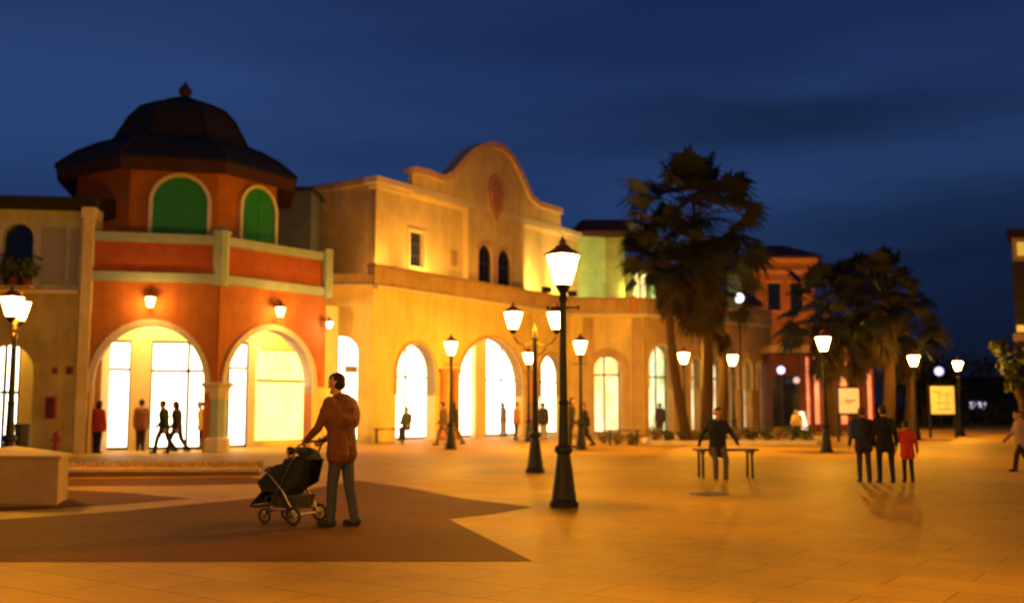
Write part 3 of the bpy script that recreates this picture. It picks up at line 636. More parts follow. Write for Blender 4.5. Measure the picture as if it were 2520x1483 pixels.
for x in (1905, 1960):
    w = MB(); q = P(x, 730, 75.95); w.box(q, (.9,.08,2.0)); s = w.build('window', M_GLASSD, t)
    w = MB(); w.box(q+Vector((0,-.02,1.1)), (1.2,.12,.15)); w.build('lintel', MATS['orange_trim'], s); w = MB(); w.box(q+Vector((0,-.02,-1.1)), (1.2,.12,.12)); w.build('sill', MATS['orange_trim'], s)
# lower pale arcade end in front (1800-1900)
# dark shop with red strips 1905..2140
Ys = 62
t = thing('red_fronted_shop', 'dark shop with rose and red lit strips behind the palms', 'shop', GY(2020, Ys))
zt_ = zat(868, Ys); x0_, x1_ = GY(1902,Ys).x, GY(2150,Ys).x
w = MB(); w.box(((x0_+x1_)/2, Ys+2, zt_/2), (x1_-x0_,4,zt_)); w.build('wall', mat('maroon_render', (.14,.035,.02), .8, .3, 1), t)
w = MB(); w.box(((x0_+x1_)/2, Ys+1.6, zt_+.2), (x1_-x0_+.6,5,.4)); w.build('canopy', M_SAND, t)
w = MB(); q = GY(1935,Ys); w.box((q.x,Ys-.03,1.8), (1.5,.08,3.0)); w.build('window', M_GLASSD, t)
for x, ww in ((1990,6),(2012,10),(2078,14),(2108,10),(2142,8)):
    w = MB(); q = GY(x,Ys); w.box((q.x,Ys-.06,zt_/2+.1), (ww/F*Ys,.1,zt_-.7)); w.build('lit_strip', E_REDS, t)
    w = MB(); w.box((q.x+ww/F*Ys*.9,Ys-.06,zt_/2), (ww/F*Ys*.7,.1,zt_-.3)); w.build('frame', M_RED, t)
light('shop_light','POINT',(x0_*.4+x1_*.6,Ys-3,2.6),160,(1,.5,.2),t,.3)
fp = Vector((GY(1925,68).x, 66, zt_+.45)); tt = thing('floodlight', 'small floodlight added on the shop roof to brighten the orange building', 'floodlight', fp, 0, 'floodlights on the balcony')  # added floodlight, brightens the far orange building
w = MB(); w.box(fp, (.4,.2,.25)); w.build('housing', M_IRON, tt)
w = MB(); w.box(fp+Vector((0,.12,0)), (.32,.02,.18)); w.build('glass', E_FLOOD, tt)
light('flood_lamp', 'SPOT', fp+Vector((0,.3,.1)), 2600, (1,.42,.1), tt, .15, rot=(R(108),0,0), spot=R(150))
# far right dark row
t = thing('far_low_building', 'far low dark building with two violet lit windows', 'building', GY(2410, 120))
w = MB(); q = GY(2420,120); w.box((q.x,q.y,2.3),(16,6,4.6)); w.build('wall', mat('dark_far_render', (.05,.035,.03), .9, .3, 1), t)
w = MB(); w.box((q.x,q.y,4.75),(16.6,6.6,.3)); w.build('roof', M_ROOF, t)
for x in (2394, 2417):
    w = MB(); p_ = P(x,998,116.9); w.box(p_, (18/F*120,.1,17/F*120)); s = w.build('window', E_FARW, t)
    w = MB(); w.box(p_+Vector((0,-.06,0)), (.06,.04,17/F*120)); w.build('frame', M_DFRAME, s)
w = MB(); p_ = P(2400,1020,116.9); w.box(p_, (1.4,.1,.25)); w.build('lit_strip', emit('lit_far_strip', (1,.6,.35), .5), t)
# right edge building
rb = thing('right_edge_building', 'tall building cut by the right edge with yellow lit storey', 'building', GY(2560, 60))
x0_ = GY(2501,60).x
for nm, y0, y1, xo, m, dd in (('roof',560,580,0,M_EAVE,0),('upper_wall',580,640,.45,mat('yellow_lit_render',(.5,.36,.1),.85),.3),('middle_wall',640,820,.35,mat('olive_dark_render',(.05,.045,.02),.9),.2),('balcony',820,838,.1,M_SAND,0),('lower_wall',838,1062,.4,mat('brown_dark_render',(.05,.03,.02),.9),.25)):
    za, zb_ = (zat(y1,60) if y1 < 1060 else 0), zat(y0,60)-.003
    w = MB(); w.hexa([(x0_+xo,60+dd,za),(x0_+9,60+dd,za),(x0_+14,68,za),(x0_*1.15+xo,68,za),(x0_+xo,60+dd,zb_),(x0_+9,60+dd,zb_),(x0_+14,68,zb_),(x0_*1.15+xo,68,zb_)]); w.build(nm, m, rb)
w = MB(); p_ = P(2515,612,60.2); w.box(p_,(.5,.1,.8)); w.build('window', emit('lit_gold_window', (1,.7,.1), .5), rb)
w = MB(); p_ = P(2514,808,60.1); w.box(p_,(.5,.1,.4)); w.build('window', MATS['lit_gold_window'], rb)

# ============================================================ LAMPS
def lantern(c, root, s=1.0):
    c = Vector(c)
    w = MB(); w.lathe([(.12*s,-.27*s),(.25*s,.17*s)], c, 8); w.build('lantern_glass', E_LAN, root)
    w = MB(); w.lathe([(.29*s,.17*s),(.28*s,.2*s),(.13*s,.29*s),(.10*s,.33*s),(.05*s,.35*s),(.06*s,.39*s),(.03*s,.43*s),(.005*s,.48*s)], c, 8); w.build('lantern_cap', M_COPPER, root)
    w = MB(); w.lathe([(.04*s,-.42*s),(.08*s,-.36*s),(.13*s,-.272*s)], c, 8)
    for k in range(8):
        a_ = 2*math.pi*k/8; w.tube([c+Vector((.125*s*math.cos(a_),.125*s*math.sin(a_),-.27*s)), c+Vector((.255*s*math.cos(a_),.255*s*math.sin(a_),.17*s))], .008, 4)
    w.build('lantern_frame', M_IRON, root)
def lamp_light(root, p, e, group=''):
    light('lamp_light', 'POINT', p, e, (1,.42,.02), root, .28)
LH = 3.6
def post(root, top, k=1.0):
    w = MB(); w.lathe([(.22*k,0),(.22*k,.07),(.19*k,.12),(.15*k,.40),(.11*k,.72),(.10*k,.78),(.14*k,.82),(.14*k,.88),(.095*k,.92)], n=12); w.build('base', M_IRON, root, smooth=False)
    w = MB(); w.lathe([(.085*k,.9),(.07*k,1.5),(.08*k,1.55),(.064*k,1.6),(.05*k,top-.15),(.07*k,top-.1),(.045*k,top)], n=12); w.build('pole', M_IRON, root)
def single_lamp():
    root = thing('street_lamp', 'x', 'street lamp', (0,0,0), 0, 'single lantern street lamps in the plaza')
    post(root, LH-.4); lantern((0,0,LH), root)
    w = MB(); w.tube([(-.22,0,LH-.62),(.22,0,LH-.62)], .016, 6); w.lathe([(.025,-.03),(.025,.03)],(-.23,0,LH-.62),6); w.lathe([(.025,-.03),(.025,.03)],(.23,0,LH-.62),6); w.build('ladder_bar', M_IRON, root)
    return root
E0 = 1550
sproto = single_lamp()
singles = [
 (GY(1388,15.5), 1.0, 'nearest and largest black street lamp, in front of the cream arcade', 1.2),
 (GY(1430,36.0), 1.0, 'street lamp behind the black-coated walker at the arcade', .55),
 (GY(1109,36.5), 1.0, 'street lamp glowing yellow between the first and second cream arches', .6),
 (GY(1301,44.0), 1.0, 'distant street lamp seen just left of the two-armed lamp pole', .6),
 (GY(1807,46.0), 1.0, 'street lamp to the right of the palm cluster before the arcade end', .45),
 (GY(2034,34.0), 1.0, 'street lamp standing before the red-fronted shop', 1.0),
 (GY(2256,46.5), 1.0, 'street lamp behind the child in red', .9),
 (GY(2365,52.5), 1.0, 'rightmost street lamp, just right of the map sign', .9),
 (GY(1686,44.0), 1.0, 'street lamp half hidden by the leaning palm trunk', .2),
 (GY(2137,64.0), 1.0, 'tiny distant street lamp above the walking trio', .7),
 (Vector((-5.5,5.0,0)), 1.0, 'unseen street lamp added outside the frame on the left', .45),  # unseen lamps from here on, added to light the foreground paving
 (Vector((3.1,4.6,0)), 1.0, 'unseen street lamp added outside the frame on the right', .6),
 (Vector((4.0,-3.5,0)), 1.0, 'unseen street lamp added behind the viewpoint', .3),
 (Vector((17.5,23.0,0)), 1.0, 'unseen street lamp added beyond the right edge of the frame', 1.0),
]
for i, (p, s, lab, e) in enumerate(singles):
    o = sproto if i == 0 else copy_tree(sproto)
    o.location = p; o['label'] = lab; o.rotation_euler.z = .2*i
    l_ = light('lamp_light', 'POINT', (0,0,0), E0*e, (1,.42,.02), None, .09); l_.parent = o; l_.location = (0,0,LH+.02)
def double_lamp():
    root = thing('double_street_lamp', 'x', 'street lamp', (0,0,0), 0, 'two armed street lamps')
    post(root, LH-.45)
    for sx in (-1, 1):
        lantern((sx*.5,0,LH-.1), root, .85)
    w = MB()
    for sx in (-1, 1):
        w.tube([(0,0,LH-.62),(sx*.2,0,LH-.72),(sx*.38,0,LH-.66),(sx*.5,0,LH-.5)], .022, 6)
        w.tube([(0,0,LH-.95),(sx*.15,0,LH-.9),(sx*.26,0,LH-.76)], .016, 6)
    w.build('arm', M_BRONZE, root)
    w = MB(); w.lathe([(.05,LH-.45),(.06,LH-.38),(.02,LH-.28),(.005,LH-.2)], n=8); w.build('finial', M_BRONZE, root)
    return root
dproto = double_lamp()
for i, (p, rz, lab, e) in enumerate(((GY(1317,23.6), .06, 'two-armed street lamp with lit lanterns left of the nearest lamp', .8), (GY(18,20.8), -1.27, 'two-armed street lamp at the far left behind the stone block', .6))):
    o = dproto if i == 0 else copy_tree(dproto)
    o.location = p; o.rotation_euler.z = rz; o['label'] = lab
    for sx in (-1, 1):
        l_ = light('lamp_light', 'POINT', (0,0,0), E0*e*.6, (1,.42,.02), None, .08); l_.parent = o; l_.location = (sx*.5,0,LH-.08)

# globe lamps far away
def globe(x, y, Y, em, lab, r=.18, h=None):
    p = P(x, y, Y); b_ = Vector((p.x, p.y, 0)); t = thing('globe_lamp', lab, 'lamp', b_, 0, 'small globe lamps in the distance')
    w = MB(); w.lathe([(r*math.sin(R(a_))+.001, -r*math.cos(R(a_))) for a_ in range(0,181,20)], p, 12); w.build('globe', em, t, smooth=True)
    w = MB(); w.lathe([(.12,0),(.12,.1),(.04,.2),(.035,p.z-r)], b_, 8); w.build('pole', M_IRON, t)
globe(1745, 672, 58, E_WHITE, 'highest white globe lamp, among the palm fronds', .22)
globe(1819, 733, 60, E_WHITE, 'white globe lamp in front of the mint building', .28)
globe(1922, 910, 60, E_BLUE, 'bluish globe lamp in front of the dark shop window', .24)
globe(1962, 842, 61, emit('dim_white_globe', (.7,.6,.6), .7), 'dim globe lamp left of the right palm group', .2)
globe(1960, 935, 61, MATS['dim_white_globe'], 'dim low globe lamp beside the dark shop window', .2)
globe(2247, 906, 58, E_BLUE, 'violet globe lamp just below the street lamp behind the trio', .2)
globe(2311, 913, 70, E_BLUE, 'blue violet globe lamp above the map sign', .3)
globe(1614, 880, 61, E_WHITE, 'white globe lamp in the arch left of the leaning palm', .26)

# signs
def panel_sign(x0, x1, y0, y1, Y, em, lab, lines):
    a_, b_ = P(x0, y1, Y), P(x1, y0, Y); cx_ = (a_.x+b_.x)/2; t = thing('lit_panel_sign', lab, 'sign', (cx_, Y, 0), 0, 'lit panel signs')
    w = MB(); w.hexa([(a_.x,Y-.06,a_.z),(b_.x,Y-.06,a_.z),(b_.x,Y+.06,a_.z),(a_.x,Y+.06,a_.z),(a_.x,Y-.06,b_.z),(b_.x,Y-.06,b_.z),(b_.x,Y+.06,b_.z),(a_.x,Y+.06,b_.z)]); w.build('face', em, t)
    f_ = MB(); zc_, hh_, ww_ = (a_.z+b_.z)/2, b_.z-a_.z, b_.x-a_.x
    for sx in (-1, 1): f_.box((cx_+sx*(ww_/2+.04), Y, b_.z/2+.02), (.08,.16,b_.z+.08))
    f_.box((cx_,Y,b_.z+.05),(ww_-.002,.16,.09)); f_.box((cx_,Y,a_.z-.05),(ww_-.002,.16,.09)); f_.build('frame', M_DFRAME if 0 else M_IRON, t)
    f_ = MB()
    for lx, ly, lw, lh in lines: f_.box((cx_+lx*ww_, Y-.066, zc_+ly*hh_), (lw*ww_, .01, lh*hh_))
    f_.build('marking', mat('sign_marking', (.25,.15,.05), .7), t)
panel_sign(2064,2112,955,1016,44,E_SIGN,'cream lit panel sign behind the left member of the trio',[(.05,0,.5,.05),(.0,-.1,.35,.03)])
panel_sign(2290,2346,950,1018,50,E_MAP,'yellow green lit map sign between the two rightmost street lamps',[(-.2,.3,.3,.03),(.1,.2,.5,.02),(.0,-.1,.6,.02),(.2,.0,.02,.5),(-.15,.05,.02,.55),(.05,-.32,.5,.03)])
wsg = GY(1978,50); t = thing('white_menu_board', 'slim bright white board leaning near the seated figure in cream', 'board', wsg)
w = MB(); q = P(1979,1035,50); 
w.hexa([(q.x-.12,49.95,q.z-.45),(q.x+.2,49.95,q.z-.45),(q.x+.2,50.05,q.z-.45),(q.x-.12,50.05,q.z-.45),(q.x-.25,50.1,q.z+.45),(q.x+.03,50.1,q.z+.45),(q.x+.03,50.2,q.z+.45),(q.x-.25,50.2,q.z+.45)]); w.build('panel', emit('lit_white_board', (.9,.95,1), .9), t)
w = MB(); w.tube([(q.x-.1,50,0),(q.x-.05,50,q.z-.4)], .03, 6); w.tube([(q.x+.15,50,0),(q.x+.12,50,q.z-.4)], .03, 6); w.build('leg', M_IRON, t)

# litter bin at left lamp
bp_ = GY(52, 26.5); t = thing('litter_bin', 'black litter bin on a bracket near the left arch', 'bin', bp_)
w = MB(); w.lathe([(.17,.45),(.2,1.0)], bp_, 14); w.lathe([(.21,1.0),(.21,1.05),(.17,1.05)], bp_, 14); w.build('body', M_BLACKP, t)
w = MB(); w.tube([bp_+Vector((-.33,0,0)), bp_+Vector((-.33,0,1.15))], .03, 8); w.tube([bp_+Vector((-.33,0,.95)), bp_+Vector((-.1,0,.95))], .02, 6); w.build('bracket', M_IRON, t); w = MB(); w.tube([bp_, bp_+Vector((0,0,.5))], .04, 8); w.build('foot', M_IRON, t)

# benches
def bench():
    root = thing('bench', 'x', 'bench', (0,0,0), 0, 'wooden benches without backs')
    w = MB()
    for k in range(4): w.box((0, -.18+.12*k, .58), (1.3,.1,.045))
    w.build('seat', M_WOOD, root)
    for sx in (-.52, .52):
        w = MB(); w.box((sx,0,.53),(.07,.46,.05)); w.tube([(sx,-.17,.52),(sx,-.2,0)], .028, 8); w.tube([(sx,.17,.52),(sx,.2,0)], .028, 8); w.build('leg', M_IRON, root)
    return root
bproto = bench()
for i, (p, rz, lab) in enumerate(((GY(1786,21.8), .05, 'bench carrying the man in the dark jacket'), (GY(958,42.2), .25, 'bench before the first cream arch'), (GY(1870,44.5), -.05, 'bench in front of the arcade end, right of the palms'), (GY(1535,40), .0, 'bench at the planted bed left of the palms'))):
    o = bproto if i == 0 else copy_tree(bproto)
    o.location = p; o.rotation_euler.z = rz; o['label'] = lab
mh = G(1745,1215); t = tag(None or (lambda w: (w.lathe([(.34,.004),(.34,.012)], mh, 24), w.build('manhole_cover', mat('iron_cover', (.08,.06,.04), .6, .3, 20, .5)))[1])(MB()), 'dark round manhole cover in the paving below the bench', 'manhole cover')

# ============================================================ PLANTING BED + PALMS
t = thing('planting_bed', 'raised kerbed bed of soil and stones around the palm trunks', 'planter', GY(1790, 43))
bed = [GY(1590,40.5), GY(2010,40.5), GY(2040,44), GY(1990,49), GY(1640,49), GY(1580,44)]
w = MB(); inner = [p.lerp(GY(1800,44), .035) for p in bed]
w.rings([bed, [p+Vector((0,0,.16)) for p in bed], [p+Vector((0,0,.16)) for p in inner], [p+Vector((0,0,.08)) for p in inner]], cap=False); w.build('kerb', M_PALE, t)
w = MB(); w.poly([p+Vector((0,0,.10)) for p in inner]); w.build('soil', M_SOIL, t)
rnd = random.Random(21)
blabs = ['pale dry','dark green','tawny','olive','sparse','dense','low','rounded','spreading','upright']
for i in range(12):
    x = 1612+i*34; Y = 41.2+rnd.uniform(0,1.6); r = rnd.uniform(.22,.42); c = GY(x, Y); nm = 'shrub'
    where = ['at the left corner of the palm bed','just left of the leaning palm trunk','at the foot of the leaning palm','between the two front palm trunks','behind the seated man\'s shoulder','right behind the bench sitter','at the middle of the palm bed','below the street lamp by the palms','in front of the arcade-end bench','right of the arcade-end bench','near the figure in cream','at the right corner of the palm bed'][i]
    o = thing(nm, 'small clipped shrub '+where, 'shrub', c, 0, 'shrubs in the palm bed')
    w = MB(); leafclump(w, c+Vector((0,0,.12+r*.8)), r, 220, .12, rnd); w.build('foliage', M_BUSHP if i%3==0 else M_BUSH, o)
    w = MB(); w.tube([c+Vector((0,0,.08)), c+Vector((0,0,.15+r))], .03, 6); w.build('stem', M_TRUNK, o)
for i, (x, y, lab) in enumerate(((1520,41,'low dry shrub clump left of the palm bed bench'),(1556,40.6,'dry shrub clump right of the low bench'),(1488,42,'small shrub below the narrow lit arch'))):
    c = GY(x, y); o = thing('shrub', lab, 'shrub', c, 0, 'shrubs beside the arcade')
    w = MB(); leafclump(w, c+Vector((0,0,.25)), .3, 200, .12, rnd); w.build('foliage', M_BUSHP, o)
    w = MB(); w.tube([c, c+Vector((0,0,.3))], .03, 6); w.build('stem', M_TRUNK, o)

def palm(label, base, top, cr, nf, seed, group, skirt=2.2, tr=.2, tilt=1.0):
    nf = int(nf*1.0)
    rnd = random.Random(seed); root = thing('palm_tree', label, 'palm tree', base, 0, group)
    base, top = Vector(base), Vector(top)
    n = 14; pts = []; rr = []
    for k in range(n+1):
        f = k/n; p = base.lerp(top, f); p.x += math.sin(f*math.pi)*.25*(-1 if seed % 2 else 1); pts.append(p); rr.append(tr*(1.35-.5*f)*(1+.06*(k % 2)))
    w = MB(); w.tube(pts, rr, 12); w.build('trunk', M_TRUNK, root)
    w = MB(); wd = MB()
    def frond(mb, az, el, pl_, br, dead=False):
        d = Vector((math.cos(az)*math.cos(el), math.sin(az)*math.cos(el), math.sin(el)))
        sag = Vector((0,0,-1))
        m_ = top+d*pl_*.5; e = top+d*pl_+sag*pl_*.12*(1 if not dead else .3)
        mb.tube([top, m_, e], [.035,.025,.018], 4)
        dd = (e-m_).normalized(); side = dd.cross(Vector((0,0,1)))
        if side.length < .1: side = Vector((1,0,0))
        side.normalize(); nn = side.cross(dd)
        tw = rnd.uniform(-.7,.7); side = side*math.cos(tw)+nn*math.sin(tw)
        K = 23
        for k in range(K):
            a_ = (k/(K-1)-.5)*R(205); L_ = br*(1-.25*abs(k/(K-1)-.5)*2)*rnd.uniform(.85,1.1)
            v = dd*math.cos(a_)+side*math.sin(a_); v2 = side*math.cos(a_)-dd*math.sin(a_); wv = v2*L_*.055
            t1_ = e+v*L_*.65; t2_ = e+v*L_+sag*L_*rnd.uniform(.12,.38)
            mb.poly([e, t1_-wv, t1_+wv]); mb.poly([t1_-wv, t2_, t1_+wv])
    for k in range(nf):
        f = (k+.5)/nf; el = R(88)-R(130)*f**.95; az = k*2.39996+rnd.uniform(-.2,.2)
        frond(w, az, el+rnd.uniform(-.12,.12), cr*.66*rnd.uniform(.72,1.15), cr*.40*rnd.uniform(.7,1.2))
    for k in range(int(nf*.8)):
        az = k*2.4+.5; el = -R(rnd.uniform(55,85)); z0 = -rnd.random()*skirt
        sv = top.copy(); top.z += z0; frond(wd, az, el, cr*.3, cr*.32, True); top.z = sv.z
    w.build('crown', M_LEAF, root); wd.build('dry_skirt', M_DEAD, root)
    return root
pg = 'palms of the cluster in the planted bed'
def PT(x, y, Y): return P(x, y, Y)
palm('tallest palm with widest crown in the middle of the left palm cluster', GY(1738,43)+Vector((0,0,.1)), PT(1712,545,43), 3.5, 50, 2, pg, 3.0, .2)
palm('slender palm leaning left at the front of the left palm cluster', GY(1692,41.5)+Vector((0,0,.1)), PT(1645,625,42), 2.3, 34, 3, pg, 1.4, .16)
palm('shorter palm on the right side of the left palm cluster', GY(1775,45)+Vector((0,0,.1)), PT(1758,690,45), 2.2, 30, 4, pg, 2.2, .17)
pg2 = 'palms of the right hand group'
palm('palm with the tallest crown in the right palm group', GY(2182,50), PT(2170,725,50), 2.6, 42, 6, pg2, 2.2, .22)
palm('palm at the left of the right palm group, before the orange building', GY(2060,52), PT(2035,765,52), 3.1, 40, 7, pg2, 2.0, .22)
palm('low palm at the right of the right palm group', GY(2235,54), PT(2225,810,54), 2.3, 34, 8, pg2, 1.5, .2)
palm('palm in the centre of the right palm group behind the others', GY(2110,58), PT(2110,735,58), 3.2, 40, 9, pg2, 3.0, .22)

def tree(name, label, c, H, cw, seed, group=None, m=M_TREE, n=1600):
    rnd = random.Random(seed); c = Vector(c); root = thing(name, label, 'tree', c, 0, group)
    w = MB(); w.tube([c, c+Vector((.1,0,H*.25)), c+Vector((0,0,H*.5))], [.22,.16,.1], 8)
    for k in range(6):
        a_ = k*1.05+rnd.random(); w.tube([c+Vector((0,0,H*(.25+.03*k))), c+Vector((math.cos(a_)*cw*.3, math.sin(a_)*cw*.3, H*(.5+.05*k)))], [.1,.03], 5)
    w.build('trunk', M_TRUNK, root)
    w = MB()
    for k in range(16):
        a_ = rnd.uniform(0,6.28); r = cw*.42*rnd.random()**.5; z = H*rnd.uniform(.38,.86)
        leafclump(w, c+Vector((math.cos(a_)*r, math.sin(a_)*r, z)), cw*rnd.uniform(.13,.24), n//16, .32, rnd)
    w.build('crown', m, root); return root
tree('broad_tree', 'dark round tree at the right edge in front of the tall building', GY(2515,52), 5.6, 2.2, 31)
tree('broad_tree', 'dark tree in front of the far low building, left of its windows', GY(2330,95), 6.5, 6, 32)
tree('broad_tree', 'dark tree at the right end of the far low building', GY(2470,90), 6.2, 6, 33)
tree('broad_tree', 'dark tree filling the gap behind the trio', GY(2200,75), 7.5, 7, 34)
tree('broad_tree', 'dark tree behind the map sign', GY(2275,80), 4.6, 6, 35)
w = MB(); rnd = random.Random(9)
for k in range(46):
    x = 2150+k*9; c = GY(x, 84+rnd.uniform(-3,6)); leafclump(w, c+Vector((0,0,rnd.uniform(.5,1.3))), rnd.uniform(.7,1.3), 130, .3, rnd)
tag(w.build('hedge', M_TREE), 'long dark hedge along the far edge of the plaza at right', 'hedge')

# ============================================================ PEOPLE
def remeshed(mb, vox, sm=3):
    me = bpy.data.meshes.new('tmp'); me.from_pydata(mb.v, [], mb.f); me.update()
    bm = bmesh.new(); bm.from_mesh(me); bmesh.ops.recalc_face_normals(bm, faces=bm.faces); bm.to_mesh(me); bm.free()
    o = bpy.data.objects.new('tmp', me); COL.objects.link(o)
    md = o.modifiers.new('r', 'REMESH'); md.mode = 'VOXEL'; md.voxel_size = vox; md.use_smooth_shade = True
    if sm:
        s = o.modifiers.new('s', 'SMOOTH'); s.iterations = sm; s.factor = .5
    bpy.context.view_layer.update(); dg = bpy.context.evaluated_depsgraph_get()
    out = bpy.data.meshes.new_from_object(o.evaluated_get(dg)); bpy.data.objects.remove(o); bpy.data.meshes.remove(me)
    for p in out.polygons: p.use_smooth = True
    return out
CLOTH = {}
def cloth(c):
    if c not in CLOTH: CLOTH[c] = mat('cloth_%d' % len(CLOTH), c, .9, .22, 9, .8, 14)
    return CLOTH[c]
def person(label, loc, face, H=1.72, legs=((8,0),(-8,-12)), arms=((-8,5,8),(10,20,8)), lean=3, hip_z=None, top=(.03,.03,.035), bottom=(.02,.02,.03), hair=(.02,.012,.008),
           vox=.022, head=(0,0), group=None, spread=.09, coat=0.0, longhair=False, knee_out=0, hands_to=None, width=1.0):
    s = H/1.74; root = thing('person', label, 'person', (0,0,0), 0, group)
    V = Vector
    hips = V((0,0,0)); T = Matrix.Rotation(R(lean), 3, 'Y')
    def up(p): return T @ V(p)
    # legs
    lj = []
    for sd, (a1_, a2_) in zip((1,-1), legs):
        h = V((0, sd*spread, -.02)); k = h+V((math.sin(R(a1_)), sd*knee_out, -math.cos(R(a1_)))).normalized()*.43; a_ = k+V((math.sin(R(a2_)),0,-math.cos(R(a2_))))*.42
        lj.append((h, k, a_))
    low = min(j[2].z for j in lj)-.055; hz = -low if hip_z is None else hip_z/s
    fat = .014 if vox >= .02 else 0; body, jk, tr_, hr = MB(), MB(), MB(), MB(); shs = [MB(), MB()]
    O = V((0,0,hz)); W = width
    def cap(mb, a_, b_, ra, rb, g_=0): mb.capsule((a_+O)*s, (b_+O)*s, (ra+g_+fat)*s, (rb+g_+fat)*s)
    def torso(mb, g_):
        for sd in (1,-1):
            cap(mb, V((0,sd*.075,0)), up((0,sd*.06*W,.18)), .1, .095, g_); cap(mb, up((0,sd*.06*W,.18)), up((.01,sd*.09*W,.36)), .095, .105*W, g_)
            cap(mb, up((.01,sd*.09*W,.36)), up((0,sd*.145*W,.475)), .1, .06, g_)
        cap(mb, up((-.012,0,.12)), up((-.015,0,.42)), .105, .115*W, g_); cap(mb, up((-.02,.06*W,.30)), up((-.02,-.06*W,.30)), .10*W, .10*W, g_)
        cap(mb, up((0,.1,.44)), up((0,-.1,.44)), .085, .085, g_); cap(mb, V((0,.07,0)), V((0,-.07,0)), .1, .1, g_); cap(mb, up((.01,.05,.25)), up((.01,-.05,.25)), .1, .1, g_)
    torso(body, 0)
    nk = up((0,0,.5)); hd = up((.02,0,.70))+V((.02,0,0)); 
    cap(body, nk, hd-V((0,0,.06)), .058, .052); cap(body, up((0,.09,.5)), up((0,-.09,.5)), .05, .05)
    hdir = Matrix.Rotation(R(head[0]), 3, 'Z') @ Matrix.Rotation(R(head[1]), 3, 'Y'); 
    hp_ = lambda q: hd+hdir@V(q)
    cap(body, hp_((0,0,.045)), hp_((.012,0,-.04)), .088, .066); cap(body, hp_((-.02,0,.03)), hp_((.02,0,.03)), .085, .082)
    cap(body, hp_((.085,0,.0)), hp_((.10,0,-.022)), .010, .016); cap(body, hp_((.06,0,-.085)), hp_((.05,0,-.08)), .03, .035)
    for sd in (1,-1): cap(body, hp_((0,sd*.086,.015)), hp_((-.005,sd*.09,-.02)), .014, .011)
    cap(hr, hp_((-.022,0,.052)), hp_((.012,0,.058)), .088, .081); cap(hr, hp_((-.036,.014,-.005)), hp_((-.036,-.014,-.005)), .070, .070)
    if longhair: cap(hr, hp_((-.06,.03,-.02)), hp_((-.07,.03,-.17)), .06, .035); cap(hr, hp_((-.06,-.03,-.02)), hp_((-.07,-.03,-.17)), .06, .035)
    for (h, k, a_), sd in zip(lj, (1,-1)):
        cap(body, h, k, .08, .052); cap(body, k, a_, .05, .035); cap(body, a_, a_+V((.1,0,-.03)), .034, .026)
        cap(tr_, h, k, .088, .066); cap(tr_, k, a_+V((0,0,.0)), .064, .055)
        sh = shs[0 if sd > 0 else 1]; cap(sh, a_+V((-.035,0,-.01)), a_+V((-.04,0,-.025)), .04, .036); cap(sh, a_+V((-.02,0,-.02)), a_+V((.15,sd*.012,-.028)), .042, .032)
    cap(tr_, V((0,.07,0)), V((0,-.07,0)), .108, .108); cap(tr_, V((0,.06,.06)), V((0,-.06,.06)), .1, .1)
    torso(jk, .022)
    for sd in (1,-1): cap(jk, V((0,sd*.07,.02)), V((0,sd*.08,-.06-coat)), .115, .125 if coat else .105, .01)
    cap(jk, up((0,.03,.53)), up((0,-.03,.53)), .065, .065)
    for i_, ((a1_, a2_, ab), sd) in enumerate(zip(arms, (1,-1))):
        S_ = up((0, sd*.175*W, .46))
        if hands_to:
            tgt = V(hands_to[i_])/s-O; v = tgt-S_; D = min(v.length, .56); v = v.normalized()
            hgt = math.sqrt(max(.0, .29**2-(D/2)**2)); pole = (V((-.7, sd*.5, -.6))-v*v.dot(V((-.7, sd*.5, -.6)))).normalized(); E_ = S_+v*D*.5+pole*hgt; W_ = S_+v*D*.94
            W_ = E_+(W_-E_).normalized()*.26
        else:
            f1_ = V((math.sin(R(a1_)), sd*math.tan(R(ab)), -math.cos(R(a1_)))).normalized(); E_ = S_+f1_*.29
            f2_ = V((math.sin(R(a2_)), sd*math.tan(R(ab*.4)), -math.cos(R(a2_)))).normalized(); W_ = E_+f2_*.25
        cap(body, S_, E_, .045, .036); cap(body, E_, W_, .036, .026)
        cap(jk, S_, E_, .058, .05); cap(jk, E_, W_, .05, .04)
        fd = (W_-E_).normalized(); sdv = fd.cross(V((0,sd,0))).normalized() if abs(fd.y) < .9 else V((1,0,0)); ax = fd.cross(sdv).normalized()
        pc = W_+fd*.075; inw = V((0,-sd,0))
        for q in (-.02,0,.02): cap(body, W_+sdv*q*.6, pc+sdv*q*1.3, .018, .016)
        for j_, q in enumerate((-.033,-.011,.011,.033)):
            L_ = (.07,.082,.077,.06)[j_]; b0_ = pc+sdv*q; m_ = b0_+fd*L_*.5+inw*.012; cap(body, b0_, m_, .009, .009); cap(body, m_, m_+(fd*.5+inw*.8).normalized()*L_*.5, .009, .0075)
        th0 = W_+fd*.025-sdv*.02; sg = 1 if sdv.x > 0 else -1
        cap(body, W_+fd*.02+sdv*.02*sg, W_+fd*.07+sdv*.055*sg+inw*.015, .012, .009)
    for nm, mb, m_, vx in (('body', body, M_SKIN, vox), ('jacket', jk, cloth(top), vox*1.05), ('trousers', tr_, cloth(bottom), vox*1.05), ('shoe', shs[0], cloth((.02,.015,.012)), vox), ('shoe', shs[1], cloth((.02,.015,.012)), vox), ('hair', hr, cloth(hair), vox)):
        me = remeshed(mb, vx*s if s < 1 else vx); me.name = nm; me.materials.clear(); me.materials.append(m_)
        o = bpy.data.objects.new(nm, me); COL.objects.link(o)
        if nm == 'body': bo_ = o; o.parent = root
        else: o.parent = root
    root.location = loc; root.rotation_euler = (0,0,R(face)); return root
walk = dict(legs=((26,10),(-16,-38)), arms=((-22,-5,8),(24,45,8)))
stand = dict(legs=((3,-2),(-3,-6)), arms=((0,10,8),(2,12,8)))
